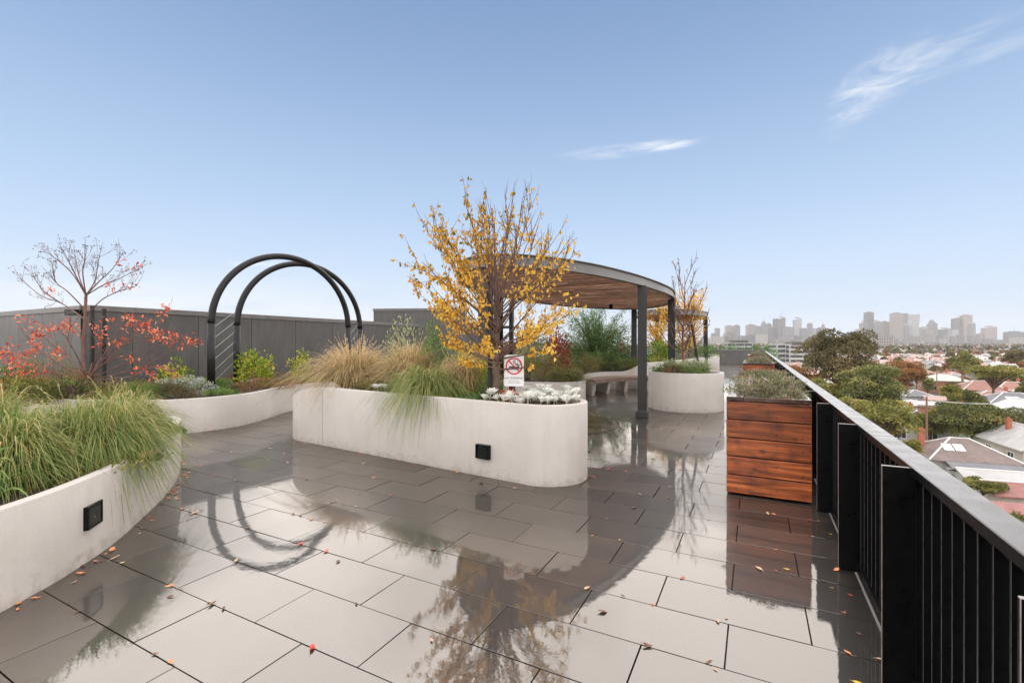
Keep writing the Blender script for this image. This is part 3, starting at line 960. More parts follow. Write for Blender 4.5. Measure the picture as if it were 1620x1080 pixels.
def pergola(label, loop, zb, zt, posts, pitch, name='pergola'):
    loop = resample(loop, 0.07)
    c = loop.mean(0)
    t = thing(name, label, 'pergola', (c[0], c[1], 0))
    lo = loop - c
    o = ibeam_ring(lo, zb, zt).build('ring_beam', BEAM, t, smooth=False)
    o.data.polygons.foreach_set('use_smooth', np.ones(len(o.data.polygons), dtype=bool))
    try: o.data.set_sharp_from_angle(angle=R(40))
    except Exception: pass
    ys = np.arange(lo[:, 1].min() + 0.06, lo[:, 1].max() - 0.06, pitch)
    n = len(lo)
    for y in ys:
        xs = []
        for yy_ in (y - 0.02, y + 0.02):
            for i in range(n):
                a_, b_ = lo[i], lo[(i + 1) % n]
                if (a_[1] > yy_) != (b_[1] > yy_):
                    xs.append(a_[0] + (yy_ - a_[1]) / (b_[1] - a_[1]) * (b_[0] - a_[0]))
        if len(xs) < 4: continue
        xs.sort()
        x0, x1 = xs[1] + 0.02, xs[-2] - 0.02
        if x1 - x0 < 0.15: continue
        # boards are butted at a random point along the run
        cut = x0 + (x1 - x0) * random.uniform(0.3, 0.7) if x1 - x0 > 2.2 else None
        segs = [(x0, x1)] if cut is None else [(x0, cut - 0.002), (cut + 0.002, x1)]
        for sa, sb in segs:
            q = QM(); q.box((0, 0, 0), (sb - sa, pitch - 0.018 - 0.016 * random.random(), 0.030))
            o = q.build('slat', MATS['slat'], t)
            o.location = ((sa + sb) / 2, y + random.uniform(-0.004, 0.004), zb + 0.050 + random.uniform(-0.010, 0.010))
    # cross bearers above the slats
    for y in np.arange(lo[:, 1].min() + 0.9, lo[:, 1].max() - 0.5, 1.3):
        pass
    xm = (lo[:, 0].min() + lo[:, 0].max()) / 2
    for dx in (-0.75, 0.0, 0.75):
        ysel = []
        for i in range(n):
            a_, b_ = lo[i], lo[(i + 1) % n]
            xx = xm + dx
            if (a_[0] > xx) != (b_[0] > xx):
                ysel.append(a_[1] + (xx - a_[0]) / (b_[0] - a_[0]) * (b_[1] - a_[1]))
        if len(ysel) >= 2:
            q = QM(); q.box((xm + dx, (min(ysel) + max(ysel)) / 2, zb + 0.135), (0.06, max(ysel) - min(ysel) - 0.05, 0.055)); q.build('bearer', STEEL, t)
    for (x, y, rz) in posts:
        hcol(x, y, zb, rz, t, c[0], c[1])
    return t
ring_pts = [(-5.12, 7.62), (-4.42, 6.72), (-3.90, 6.46), (-3.46, 6.57), (-3.10, 6.97), (-2.76, 7.58), (-2.45, 8.50), (-2.16, 9.90), (-1.97, 11.65), (-1.96, 13.10), (-2.20, 14.60), (-2.65, 15.8), (-3.2, 16.65), (-3.85, 17.05), (-4.55, 16.5), (-5.2, 15.4), (-5.68, 14.0), (-5.92, 12.2), (-5.86, 10.2), (-5.55, 8.6)]
rl = catmull(ring_pts, 12)
pergola('large oval pergola roof of timber slats in a curved grey steel beam', rl, 2.79, 2.99,
        [(-2.12, 10.07, R(6)), (-2.05, 13.55, 0), (-3.86, 16.95, R(20)), (-3.92, 6.60, R(-8)), (-5.80, 10.4, 0)], 0.105)
r2 = np.array([(-3.55 + 1.55 * math.cos(a_), 23.6 + 3.2 * math.sin(a_)) for a_ in np.linspace(0, 2 * math.pi, 80, endpoint=False)])
pergola('smaller oval pergola roof farther along the terrace behind the first', r2, 2.79, 3.02,
        [(-2.1, 24.3, 0), (-4.6, 22.0, 0), (-4.6, 25.4, 0)], 0.12)
# small black downlight box under the slats
dl = thing('soffit_light', 'small black light box fixed under the pergola slats', 'light', (-4.05, 14.6, 2.79))
q = QM(); q.box((0, 0, -0.06), (0.10, 0.10, 0.15)); q.build('housing', BLACK, dl)
q = QM(); q.tube([(0, 0, -0.136), (0, 0, -0.142)], 0.035, 10); q.build('lens', GLASSY, dl)

# ------------------------------------------------------------------ curved bench
front = catmull([D(942, 13.8), D(958, 14.35), D(985, 14.85), D(1012, 15.05), D(1040, 15.2), D(1062, 15.4)], 8, False)
back = catmull([D(928, 14.25), D(939, 15.05), D(958, 15.55), D(988, 15.75), D(1018, 15.85), D(1052, 16.3)], 8, False)
front = resample(front, 0.12, False); back = resample(back, 0.12, False)
m_ = min(len(front), len(back))
fi = np.linspace(0, 1, 36)
def along(L, u):
    s = np.linspace(0, 1, len(L)); return np.stack([np.interp(u, s, L[:, k]) for k in range(2)], 1)
Fp, Bp = along(front, fi), along(back, fi)
bo = Fp[0]
bench = thing('curved_bench', 'curved slatted timber bench on concrete fins under the pergola', 'bench', (bo[0], bo[1], 0))
NS = 9
def strip(u0, u1, z0, z1, name, mat):
    a_ = Fp + (Bp - Fp) * u0 - bo; b_ = Fp + (Bp - Fp) * u1 - bo
    n = len(a_)
    V = np.concatenate([np.column_stack([a_, np.full(n, z0)]), np.column_stack([b_, np.full(n, z0)]), np.column_stack([b_, np.full(n, z1)]), np.column_stack([a_, np.full(n, z1)])])
    F = []
    for i in range(n - 1):
        for j in range(4):
            j2 = (j + 1) % 4
            F.append((j * n + i, j * n + i + 1, j2 * n + i + 1, j2 * n + i))
    F += [(0, n, 2 * n, 3 * n), (3 * n + n - 1, 2 * n + n - 1, n + n - 1, n - 1)]
    q = QM(); q.add(V, F)
    return q.build(name, mat, bench)
strip(0.0, 0.055, 0.36, 0.487, 'front_fascia', MATS['bench_slat'])
for i in range(NS):
    u0 = 0.075 + i * 0.102
    strip(u0, u0 + 0.078, 0.425, 0.484, 'slat', MATS['bench_slat'])
for u in (0.03, 0.30, 0.52, 0.75, 0.96):
    p, b_ = along(front, [u])[0], along(back, [u])[0]
    e = (b_ - p); ln = np.linalg.norm(e); ang = math.atan2(e[1], e[0])
    q = QM()
    V = []
    for sx in (-0.05, 0.05):
        V += [(0.22, sx, -0.02), (ln + 0.05, sx, -0.02), (ln + 0.05, sx, 0.415), (0.075, sx, 0.415)]
    q.add(V, [(3, 2, 1, 0), (4, 5, 6, 7), (0, 1, 5, 4), (1, 2, 6, 5), (2, 3, 7, 6), (3, 0, 4, 7)])
    o = q.build('support_fin', MATS['concrete'], bench)
    o.location = (p[0] - bo[0], p[1] - bo[1], 0); o.rotation_euler = (0, 0, ang)
# ================================================================== VEGETATION
def rv(g, n, s=1.0):
    return g.normal(0, s, (n, 3))
def unit(a):
    return a / np.maximum(np.linalg.norm(a, axis=-1, keepdims=True), 1e-9)
def path(g, p0, d0, length, seg, up=0.0, wob=0.12, sag=0.0):
    p = np.array(p0, float); d = unit(np.array(d0, float)); st = length / seg
    pts = [p.copy()]
    for i in range(seg):
        d = unit(d + np.array((0, 0, up - sag * i / seg)) / seg * 2 + g.normal(0, wob, 3))
        p = p + d * st
        pts.append(p.copy())
    return np.array(pts)
def at(P, u):
    s = u * (len(P) - 1); i = min(int(s), len(P) - 2); f = s - i
    return P[i] * (1 - f) + P[i + 1] * f, unit(P[i + 1] - P[i])

def grass_clump(label, loc, n, reach, height, drop, mat, seed, lean=(0, 0), r0=0.10, wid=0.0045, vlo=0.0, vhi=1.0, plumes=0, group=None, name='grass_clump', upright=0.25):
    """tussock: n arching blades; drop = how far the tips hang below their arc"""
    g = np.random.default_rng(seed)
    az_ = g.uniform(0, 2 * math.pi, n)
    rad = r0 * np.sqrt(g.uniform(0, 1, n))
    base = np.column_stack([rad * np.cos(az_), rad * np.sin(az_), np.zeros(n)])
    az_ = az_ + g.normal(0, 0.55, n)
    outd = np.column_stack([np.cos(az_), np.sin(az_)]) + np.array(lean)[None]
    ph = g.uniform(0, 6.28, 3)
    asym = 1 + 0.20 * np.sin(2 * az_ + ph[0]) + 0.16 * np.sin(5 * az_ + ph[1]) + 0.10 * np.sin(11 * az_ + ph[2])
    stiff = g.beta(1.6, 1.6, n)                         # 0 = flops outward, 1 = upright
    rch = asym * reach * (0.45 + 0.75 * g.uniform(0, 1, n)) * (1.15 - stiff * (1 - upright))
    hgt = height * (0.45 + 0.65 * stiff) * g.uniform(0.75, 1.15, n)
    drp = drop * (1.0 - 0.75 * stiff) * g.uniform(0.5, 1.3, n)
    S = 7
    s = np.linspace(0, 1, S + 1)
    hx = (s ** 1.15)[None, :] * rch[:, None]
    zz = hgt[:, None] * np.sin(s * 0.5 * math.pi * (1.15))[None, :] - drp[:, None] * (s ** 2.6)[None, :]
    wig = g.normal(0, 0.07, (n, 1)) * (s ** 2)[None, :] + g.normal(0, 0.02, (n, 1)) * np.sin(s * 5)[None, :]
    X = base[:, None, 0] + outd[:, None, 0] * hx - outd[:, None, 1] * wig
    Y = base[:, None, 1] + outd[:, None, 1] * hx + outd[:, None, 0] * wig
    Z = base[:, None, 2] + zz
    C = np.stack([X, Y, Z], 2)
    tw = g.uniform(-0.9, 0.9, n)
    side = np.column_stack([-np.sin(az_ + tw), np.cos(az_ + tw), g.normal(0, 0.25, n)])
    wv = wid * (0.5 + 1.1 * g.uniform(0, 1, n) ** 2)[:, None] * (1 - 0.85 * s ** 1.5)[None, :]
    A = C + side[:, None, :] * wv[:, :, None]
    B = C - side[:, None, :] * wv[:, :, None]
    V = np.stack([A, B], 2).reshape(-1, 3)
    i0 = (np.arange(n) * (S + 1) * 2)[:, None] + (np.arange(S) * 2)[None, :]
    F = np.stack([i0, i0 + 1, i0 + 3, i0 + 2], 2).reshape(-1, 4)
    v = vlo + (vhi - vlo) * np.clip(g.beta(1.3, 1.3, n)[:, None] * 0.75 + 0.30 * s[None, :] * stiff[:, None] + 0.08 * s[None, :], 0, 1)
    q = QM(); q.add(V, F, np.repeat(v.reshape(-1), 2))
    t = thing(name, label, 'grass', loc, group=group)
    q.build('blades', mat, t, attr=True)
    if plumes:
        qp = QM()
        for i in range(plumes):
            a_ = g.uniform(0, 6.28); l_ = height * g.uniform(1.05, 1.45); o_ = g.uniform(0.15, 0.55)
            P = path(g, (0, 0, 0), (math.cos(a_) * o_ + lean[0] * .3, math.sin(a_) * o_ + lean[1] * .3, 1), l_, 6, 0, 0.05, 0.5)
            qp.tube(P, np.linspace(0.0022, 0.001, 7), 3, 0.85)
            k = 16
            tt = g.uniform(0.72, 1, k)
            pp = np.array([at(P, u)[0] for u in tt]); dd = np.array([at(P, u)[1] for u in tt])
            T = unit(dd + rv(g, k, 0.28))
            qp.leaves(pp, T, rv(g, k), g.uniform(0.02, 0.045, k), 0.006, g.uniform(0.8, 1, k))
        qp.build('seed_heads', mat, t, attr=True)
    return t

def shrub(label, loc, rad, n, L, W, mat, seed, cat='shrub', name='shrub', stems=10, stem_mat=None, up=0.6, shell=0.55, clumps=26, group=None, lift=0.0, fold=0.25, vclump=0.35, flat=False):
    """rounded shrub: leaves gathered in clumps through an ellipsoid, on thin stems"""
    g = np.random.default_rng(seed)
    rx, ry, rz_ = rad
    cc = unit(rv(g, clumps)); cc[:, 2] = np.abs(cc[:, 2]) * (1.0 if not flat else 0.8)
    rr = g.uniform(shell, 1.0, clumps)[:, None]
    cc = cc * rr
    cv_ = g.uniform(-1, 1, clumps)
    which = g.integers(0, clumps, n)
    sp = 1.25 / math.sqrt(clumps)
    P = cc[which] + rv(g, n, sp * 0.62)
    P[:, 2] = np.abs(P[:, 2])
    out_ = unit(P * np.array((1, 1, 0.8)) + 1e-6)
    lim = np.linalg.norm(P, axis=1)
    P = np.where((lim > 1.12)[:, None], P / lim[:, None] * 1.08, P)
    P = P * np.array((rx, ry, rz_)) + np.array((0, 0, lift))
    T = unit(out_ * 0.8 + np.array((0, 0, up)) + rv(g, n, 0.55))
    v = np.clip(0.5 + vclump * cv_[which] + g.normal(0, 0.17, n), 0, 1)
    q = QM()
    q.leaves(P, T, rv(g, n), L * g.uniform(0.65, 1.25, n), W * g.uniform(0.7, 1.25, n), v, fold)
    t = thing(name, label, cat, loc, group=group)
    q.build('foliage', mat, t, attr=True)
    if stems:
        qs = QM()
        for i in range(stems):
            e = cc[i % clumps] * np.array((rx, ry, rz_)) * 0.95 + np.array((0, 0, lift))
            m0 = np.array((e[0] * 0.25, e[1] * 0.25, e[2] * 0.55)) + g.normal(0, 0.02, 3)
            qs.tube([(e[0] * 0.06, e[1] * 0.06, -0.06), m0, e], [0.010, 0.006, 0.003], 5)
        qs.build('stems', stem_mat or TWIG, t)
    return t

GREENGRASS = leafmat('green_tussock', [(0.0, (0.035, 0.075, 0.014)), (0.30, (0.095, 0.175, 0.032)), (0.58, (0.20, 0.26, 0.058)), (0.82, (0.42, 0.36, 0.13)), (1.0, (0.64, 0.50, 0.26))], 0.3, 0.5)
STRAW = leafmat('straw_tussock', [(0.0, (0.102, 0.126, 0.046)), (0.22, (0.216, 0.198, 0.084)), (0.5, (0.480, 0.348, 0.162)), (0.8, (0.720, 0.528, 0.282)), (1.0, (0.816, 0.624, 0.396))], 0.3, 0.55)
YELLOWG = leafmat('yellow_green_leaf', [(0.0, (0.069, 0.138, 0.023)), (0.4, (0.230, 0.322, 0.034)), (0.7, (0.552, 0.529, 0.057)), (1.0, (0.759, 0.575, 0.081))], 0.35)
OLIVE = leafmat('olive_leaf', [(0.0, (0.075, 0.095, 0.024)), (0.5, (0.21, 0.215, 0.055)), (0.8, (0.34, 0.27, 0.09)), (1.0, (0.42, 0.25, 0.12))], 0.25)
SILVER = leafmat('silver_leaf', [(0.0, (0.168, 0.204, 0.144)), (0.5, (0.360, 0.396, 0.312)), (1.0, (0.600, 0.624, 0.540))], 0.2)
MIDGREEN = leafmat('mid_green_leaf', [(0.0, (0.042, 0.086, 0.026)), (0.5, (0.115, 0.202, 0.054)), (1.0, (0.288, 0.365, 0.106))], 0.25)
FRESH = leafmat('fresh_green_leaf', [(0.0, (0.065, 0.130, 0.026)), (0.5, (0.156, 0.260, 0.058)), (1.0, (0.312, 0.390, 0.117))], 0.3)
RUSSET = leafmat('russet_leaf', [(0.0, (0.084, 0.070, 0.028)), (0.5, (0.224, 0.133, 0.063)), (1.0, (0.420, 0.210, 0.105))], 0.25)
REDLEAF = leafmat('red_autumn_leaf', [(0.0, (0.34, 0.035, 0.025)), (0.35, (0.68, 0.11, 0.055)), (0.7, (0.82, 0.24, 0.10)), (1.0, (0.85, 0.42, 0.26))], 0.4)
CRIMSON = leafmat('crimson_leaf', [(0.0, (0.13, 0.012, 0.014)), (0.5, (0.34, 0.03, 0.03)), (1.0, (0.55, 0.09, 0.05))], 0.35)
GOLD = leafmat('golden_leaf', [(0.0, (0.10, 0.13, 0.02)), (0.10, (0.36, 0.23, 0.03)), (0.40, (0.62, 0.33, 0.04)), (0.70, (0.86, 0.52, 0.06)), (1.0, (0.90, 0.66, 0.15))], 0.45)
FEATHER = leafmat('feathery_green_leaf', [(0.0, (0.038, 0.088, 0.024)), (0.5, (0.101, 0.196, 0.054)), (1.0, (0.230, 0.351, 0.108))], 0.3)
OLIVEGREY = leafmat('pale_sage_leaf', [(0.0, (0.16, 0.19, 0.09)), (0.5, (0.34, 0.38, 0.19)), (1.0, (0.55, 0.57, 0.34))], 0.3)
CREAM = leafmat('white_succulent_leaf', [(0.0, (0.55, 0.56, 0.46)), (0.4, (0.78, 0.78, 0.72)), (1.0, (0.90, 0.89, 0.85))], 0.25)

# ---- left low planter
zl = 0.54
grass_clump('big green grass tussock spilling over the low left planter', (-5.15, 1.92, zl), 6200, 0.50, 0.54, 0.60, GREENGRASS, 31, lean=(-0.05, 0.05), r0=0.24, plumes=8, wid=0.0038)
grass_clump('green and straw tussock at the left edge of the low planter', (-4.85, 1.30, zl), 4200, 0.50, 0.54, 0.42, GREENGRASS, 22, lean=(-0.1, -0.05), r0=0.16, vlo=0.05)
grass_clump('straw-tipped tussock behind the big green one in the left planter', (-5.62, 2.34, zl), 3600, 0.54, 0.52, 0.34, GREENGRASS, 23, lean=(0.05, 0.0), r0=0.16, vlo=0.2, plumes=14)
grass_clump('broad strappy green plant in the near left planter corner', (-4.42, 1.06, zl), 46, 0.46, 0.34, 0.30, FRESH, 24, r0=0.08, wid=0.012, name='strappy_plant')
grass_clump('straw tussock farthest back at left in the low planter', (-6.3, 1.55, zl), 1700, 0.56, 0.60, 0.30, GREENGRASS, 121, r0=0.16, vlo=0.25, plumes=8)
grass_clump('olive tussock at the rear of the low left planter', (-6.55, 2.45, zl), 1200, 0.42, 0.34, 0.2, GREENGRASS, 122, r0=0.14, vlo=0.2)
shrub('creeping green succulent mat at the right tip of the low planter', (-5.86, 2.72, zl + .02), (0.40, 0.24, 0.15), 1500, 0.035, 0.022, FRESH, 25, stems=0, clumps=40, name='ground_cover', cat='plant')
shrub('white-leaved cushion plant behind the grass in the left planter', (-6.35, 1.95, zl), (0.38, 0.30, 0.26), 700, 0.05, 0.028, SILVER, 26, stems=4, name='silver_cushion', cat='plant')
shrub('second white-leaved cushion at the left edge of the left planter', (-6.0, 1.25, zl), (0.40, 0.35, 0.28), 700, 0.05, 0.028, SILVER, 27, stems=4, name='silver_cushion', cat='plant')
shrub('small olive filler plant under the left tussocks', (-4.72, 1.75, zl), (0.30, 0.55, 0.12), 1100, 0.04, 0.018, OLIVE, 28, stems=0, clumps=40, name='ground_cover', cat='plant')

# ---- back planter
zb_ = 0.55
def bk(px, d): 
    x, y = D(px, d); return (x, y, zb_)
shrub('yellow-green leafy shrub beside the left leg of the nearer hoop', bk(278, 9.9), (0.36, 0.30, 0.62), 420, 0.085, 0.05, YELLOWG, 31, stems=8, stem_mat=TANBARK)
shrub('tall yellow-green leafy shrub by the left leg of the farther hoop', bk(404, 10.9), (0.46, 0.40, 0.95), 1000, 0.085, 0.05, YELLOWG, 32, stems=10, stem_mat=TANBARK, clumps=34)
shrub('small golden shrub against the charcoal wall right of the hoop legs', bk(475, 12.2), (0.34, 0.32, 0.80), 480, 0.075, 0.045, YELLOWG, 33, stems=8, stem_mat=TANBARK, vclump=0.25)
shrub('pale silver cushion between the hoop leg and the brown cushion', bk(290, 9.25), (0.72, 0.50, 0.34), 2600, 0.045, 0.022, SILVER, 34, stems=6, clumps=60, name='silver_cushion', cat='plant')
shrub('dark olive brown cushion on the rim of the back planter', bk(268, 8.55), (0.72, 0.40, 0.30), 4200, 0.035, 0.010, leafmat('olive_brown_needle', [(0, (0.05, 0.05, 0.018)), (0.5, (0.12, 0.10, 0.04)), (1, (0.21, 0.13, 0.07))]), 35, stems=6, clumps=70, name='heath_cushion', cat='plant')
shrub('trailing green ground cover at the foot of the nearer hoop', bk(352, 9.15), (0.50, 0.22, 0.12), 1300, 0.035, 0.02, FRESH, 36, stems=0, clumps=40, name='ground_cover', cat='plant')
shrub('russet heath running along the back planter rim', bk(425, 10.4), (0.55, 0.95, 0.24), 3400, 0.035, 0.012, RUSSET, 37, stems=0, clumps=70, name='ground_cover', cat='plant')
shrub('russet and green heath farther along the back planter', bk(470, 11.6), (0.5, 0.8, 0.25), 2200, 0.035, 0.012, OLIVE, 38, stems=0, clumps=60, name='ground_cover', cat='plant')
shrub('dark green undergrowth below the bare-topped tree', (-11.3, 3.75, zb_), (0.95, 0.45, 0.42), 2600, 0.07, 0.022, MIDGREEN, 39, stems=8, clumps=60, name='undergrowth', cat='plant')
shrub('dark green leafy undergrowth at the far left of the back planter', (-12.9, 3.35, zb_), (1.0, 0.6, 0.60), 2600, 0.08, 0.026, MIDGREEN, 40, stems=8, clumps=60, name='undergrowth', cat='plant')
shrub('olive twiggy bush behind the red leaves at far left', (-12.0, 3.85, zb_), (0.75, 0.45, 0.95), 2200, 0.045, 0.012, OLIVE, 41, stems=26, clumps=50, stem_mat=BARK)
grass_clump('thin olive grass at the right of the bare-topped tree', (-9.75, 4.35, zb_), 900, 0.5, 0.34, 0.20, GREENGRASS, 42, r0=0.15, vlo=0.1, vhi=0.7)
shrub('long brown heath between the trees in the back planter', (-10.6, 4.6, zb_), (0.8, 0.5, 0.24), 2600, 0.035, 0.012, RUSSET, 43, stems=0, clumps=60, name='ground_cover', cat='plant')

shrub('low russet heath beneath the hoops against the wall', (-11.2, 7.6, zb_), (0.8, 1.5, 0.30), 3800, 0.04, 0.013, RUSSET, 44, stems=0, clumps=80, name='ground_cover', cat='plant')
shrub('green ground cover between the two left hoop legs', (-10.75, 6.05, zb_), (0.75, 0.7, 0.24), 2200, 0.045, 0.02, FRESH, 45, stems=0, clumps=60, name='ground_cover', cat='plant')
shrub('olive heath against the wall left of the hoops', (-11.4, 5.6, zb_), (0.55, 0.9, 0.34), 2400, 0.04, 0.013, OLIVE, 46, stems=4, clumps=60, name='ground_cover', cat='plant')
shrub('olive heath at the right of the hoops against the wall', (-10.9, 10.2, zb_), (0.9, 1.6, 0.34), 3200, 0.045, 0.014, OLIVE, 47, stems=4, clumps=80, name='ground_cover', cat='plant')
# ---- red-leaved crepe-myrtle type tree, bare crown with seed heads, suckers with red leaves
def red_tree():
    g = np.random.default_rng(77)
    x, y = D(138, 8.7)
    t = thing('red_leaved_tree', 'bare-crowned multi-stemmed tree with red leaf tufts beside two stakes', 'tree', (x, y, zb_))
    right = np.array((CS, SN, 0)); fw = np.array((-SN, CS, 0)); upv = np.array((0, 0, 1.0))
    q = QM(); lv = QM(); pods = QM()
    def W_(px, py, dd=0.0):
        d = 8.7 + dd
        X, Y = D(px, d); return np.array((X - x, Y - y, ZH(py, d) - zb_))
    def limb(pts, r0, r1, sides=6):
        P = catmull([np.array(p) for p in pts], 6, False)
        q.tube(P, np.linspace(r0, r1, len(P)), sides)
        return P
    def tuft(p, n, size=0.085, spread=0.10):
        pp = np.repeat(p[None], n, 0) + rv(g, n, spread * 0.4)
        T = unit(rv(g, n) + np.array((0, 0, 0.25)))
        lv.leaves(pp, T, rv(g, n) + np.array((0, 0, 1.2)), size * g.uniform(0.7, 1.2, n), size * 0.45, g.uniform(0, 1, n), 0.2)
    def seeds(p, n=10):
        for i in range((n + 1) // 2):
            c = p + g.normal(0, 0.035, 3)
            pods.box(c, (0.011, 0.011, 0.013), rz=g.uniform(0, 1.5))
            q.tube([p, c], 0.0016, 3)
    def twigs(P, n, ln, seedy=True, r=0.0045, u0=0.25):
        for i in range(n):
            u = g.uniform(u0, 1); p, dr = at(P, u)
            d0 = unit(dr * 0.9 + rv(g, 1, 0.5)[0] + upv * 0.45)
            tw = path(g, p, d0, ln * g.uniform(0.5, 1.2), 6, 0.25, 0.10)
            q.tube(tw, np.linspace(r, 0.0016, 7), 4)
            if g.uniform() < 0.75:
                p2, dr2 = at(tw, g.uniform(.3, .7))
                t2 = path(g, p2, unit(dr2 + rv(g, 1, 0.6)[0] + upv * .3), ln * 0.45 * g.uniform(0.5, 1.2), 4, 0.2, 0.1)
                q.tube(t2, np.linspace(0.003, 0.0014, 5), 3)
                if seedy and g.uniform() < 0.5: seeds(t2[-1], 5)
            if seedy and g.uniform() < 0.40: seeds(tw[-1], 6)
    trunk = limb([(0, 0, -0.1), W_(131, 560), W_(134, 515), W_(136, 467)], 0.036, 0.024, 8)
    crown = [[(136, 467), (112, 430, .1), (78, 402, .15), (62, 398, .2)], [(136, 467), (118, 432, -.2), (106, 408, -.35), (98, 393, -.4)], [(136, 467), (126, 440), (120, 415, .2), (118, 396, .3)],
             [(136, 467), (131, 432, -.15), (134, 410, -.25), (134, 390, -.3)], [(136, 467), (150, 445, .2), (154, 425, .25), (160, 392, .3)], [(136, 467), (156, 446, -.2), (178, 425, -.3), (195, 400, -.35)],
             [(136, 467), (165, 450, .1), (190, 440, .15), (218, 425, .2)], [(135, 490), (108, 462, -.2), (90, 448, -.3), (84, 432, -.4)], [(134, 505), (98, 480, .2), (66, 468, .3), (34, 443, .35)],
             [(98, 480, .2), (70, 462, .25), (60, 448, .3), (52, 437, .3)], [(136, 500), (160, 475, -.2), (185, 462, -.3), (216, 452, -.4)]]
    for c in crown:
        P = limb([W_(*k) for k in c], 0.013, 0.0035, 6)
        twigs(P, 10, 0.34, r=0.0035)
        seeds(P[-1], 12)
    for px, py in ((198, 418), (216, 424), (172, 455), (186, 457), (206, 454), (80, 462)):
        tuft(W_(px, py, 0.1), 6, 0.09)
    low_ = [[(140, 598), (170, 572), (205, 560), (240, 540), (262, 486)], [(142, 600), (185, 580), (225, 562), (262, 535), (275, 528)], [(141, 602), (190, 590), (235, 575), (285, 548), (304, 538)],
            [(140, 598), (165, 560, .2), (185, 530, .3), (200, 505, .3)], [(140, 598), (175, 565, -.2), (210, 535, -.3), (232, 515, -.3)], [(138, 600), (100, 580, -.1), (70, 560, -.2), (48, 542, -.2)],
            [(137, 600), (112, 570, .2), (88, 548, .3), (62, 528, .3)], [(138, 600), (95, 592, .1), (40, 585, .2), (12, 560, .2)], [(138, 598), (120, 560, -.3), (108, 535, -.4), (112, 515, -.4)],
            [(139, 598), (155, 560, -.3), (158, 535, -.3), (156, 520, -.3)], [(141, 602), (205, 596, -.3), (245, 580, -.4), (268, 590, -.4)], [(140, 600), (80, 590, -.3), (20, 572, -.3), (-12, 548, -.3)],
            [(139, 598), (180, 552, .3), (222, 540, .4), (250, 535, .4)], [(139, 600), (150, 565, .3), (178, 545, .3), (190, 540, .3)]]
    for c in low_:
        P = limb([W_(*k) for k in c], 0.013, 0.004, 6)
        twigs(P, 9, 0.38, seedy=False, r=0.005, u0=0.2)
        for u in (1.0, 0.93, 0.82):
            tuft(at(P, u)[0] + g.normal(0, .05, 3), int(g.integers(6, 12)), 0.08)
    for px, py, dd in ((35, 505, 0), (55, 510, 0), (45, 525, .1), (85, 522, -.2), (100, 515, -.2), (120, 525, -.3), (20, 545, -.4), (60, 545, -.4), (42, 556, -.3), (98, 565, -.4), (10, 560, -.5), (15, 570, -.5), (85, 560, -.3), (205, 500, 0), (215, 505, .1), (232, 515, .1), (243, 520, 0), (175, 510, -.1), (247, 528, -.2), (160, 545, -.3), (272, 535, 0), (300, 538, 0), (266, 488, 0), (208, 573, -.2), (240, 592, -.2), (220, 590, -.2)):
        tuft(W_(px, py, dd), int(g.integers(9, 16)), 0.085, 0.15)
    q.build('branches', simple('myrtle_bark', (0.085, 0.042, 0.034), (0.22, 0.11, 0.085), 9, (0.5, 0.8)), t); lv.build('red_leaves', REDLEAF, t, attr=True); tag(pods.build('seed_pods', TWIG, t), kind='stuff')
    for px, py, dd, lab in ((146, 484, 0.25, 'left dark stake of the pair beside the bare-topped tree'), (165, 488, 0.35, 'right dark stake of the pair beside the bare-topped tree')):
        X, Y = D(px, 8.7 + dd)
        hh = ZH(py, 8.7 + dd) - 0.45
        me = all_bevel_mesh('tree_stake', (0.055, 0.055, hh), 0.006)
        o = link('tree_stake', me, None, [STAKE]); o.location = (X, Y, 0.45 + hh / 2); tag(o, lab, 'stake', 'tree stakes')
    X, Y = D(116, 9.3)
    fl = thing('flood_light', 'small black flood light fixed high on the charcoal wall corner', 'light', (X, Y, ZH(494, 9.3)), R(20))
    qf = QM(); qf.box((0, 0, 0), (0.26, 0.12, 0.11)); hb = qf.build('housing', BLACK, fl)
    qf = QM(); qf.box((0, -0.063, 0), (0.22, 0.006, 0.08)); qf.build('lens', GLASSY, fl)
    qf = QM(); qf.tube([(0.1, 0.05, 0), (0.34, 0.1, 0.0)], 0.02, 8); qf.build('bracket', BLACK, fl)
red_tree()

shrub('yellowish green undergrowth below the red bush at far left', (*D(40, 8.0), zb_), (0.7, 0.5, 0.42), 2400, 0.07, 0.02, leafmat('yellow_undergrowth', [(0, (0.05, 0.075, 0.02)), (0.5, (0.14, 0.16, 0.04)), (0.85, (0.34, 0.30, 0.07)), (1, (0.55, 0.30, 0.07))]), 48, stems=6, clumps=50, name='undergrowth', cat='plant')
shrub('brown twiggy undergrowth around the foot of the bare-topped tree', (*D(110, 8.3), zb_), (0.8, 0.5, 0.55), 1500, 0.05, 0.014, RUSSET, 49, stems=40, clumps=50, stem_mat=BARK, name='undergrowth', cat='plant')
shrub('dark green undergrowth right of the bare-topped tree', (*D(190, 8.6), zb_), (0.8, 0.5, 0.36), 2200, 0.05, 0.016, OLIVE, 50, stems=10, clumps=60, name='undergrowth', cat='plant')
# nandina-like red bush at the left edge
def red_bush(label, loc, rad, n, seed, mat=REDLEAF):
    t = shrub(label, loc, rad, n, 0.06, 0.026, mat, seed, stems=16, stem_mat=REDBARK, clumps=16, shell=0.6, vclump=0.25, name='red_bush')
    return t
red_bush('red-leaved bush at the left edge of the picture', (*D(8, 8.1), zb_), (0.55, 0.45, 0.78), 240, 52)
red_bush('orange-red bush behind the grass, left of the bare-topped tree', (*D(60, 8.4), zb_), (0.50, 0.4, 0.72), 120, 53)

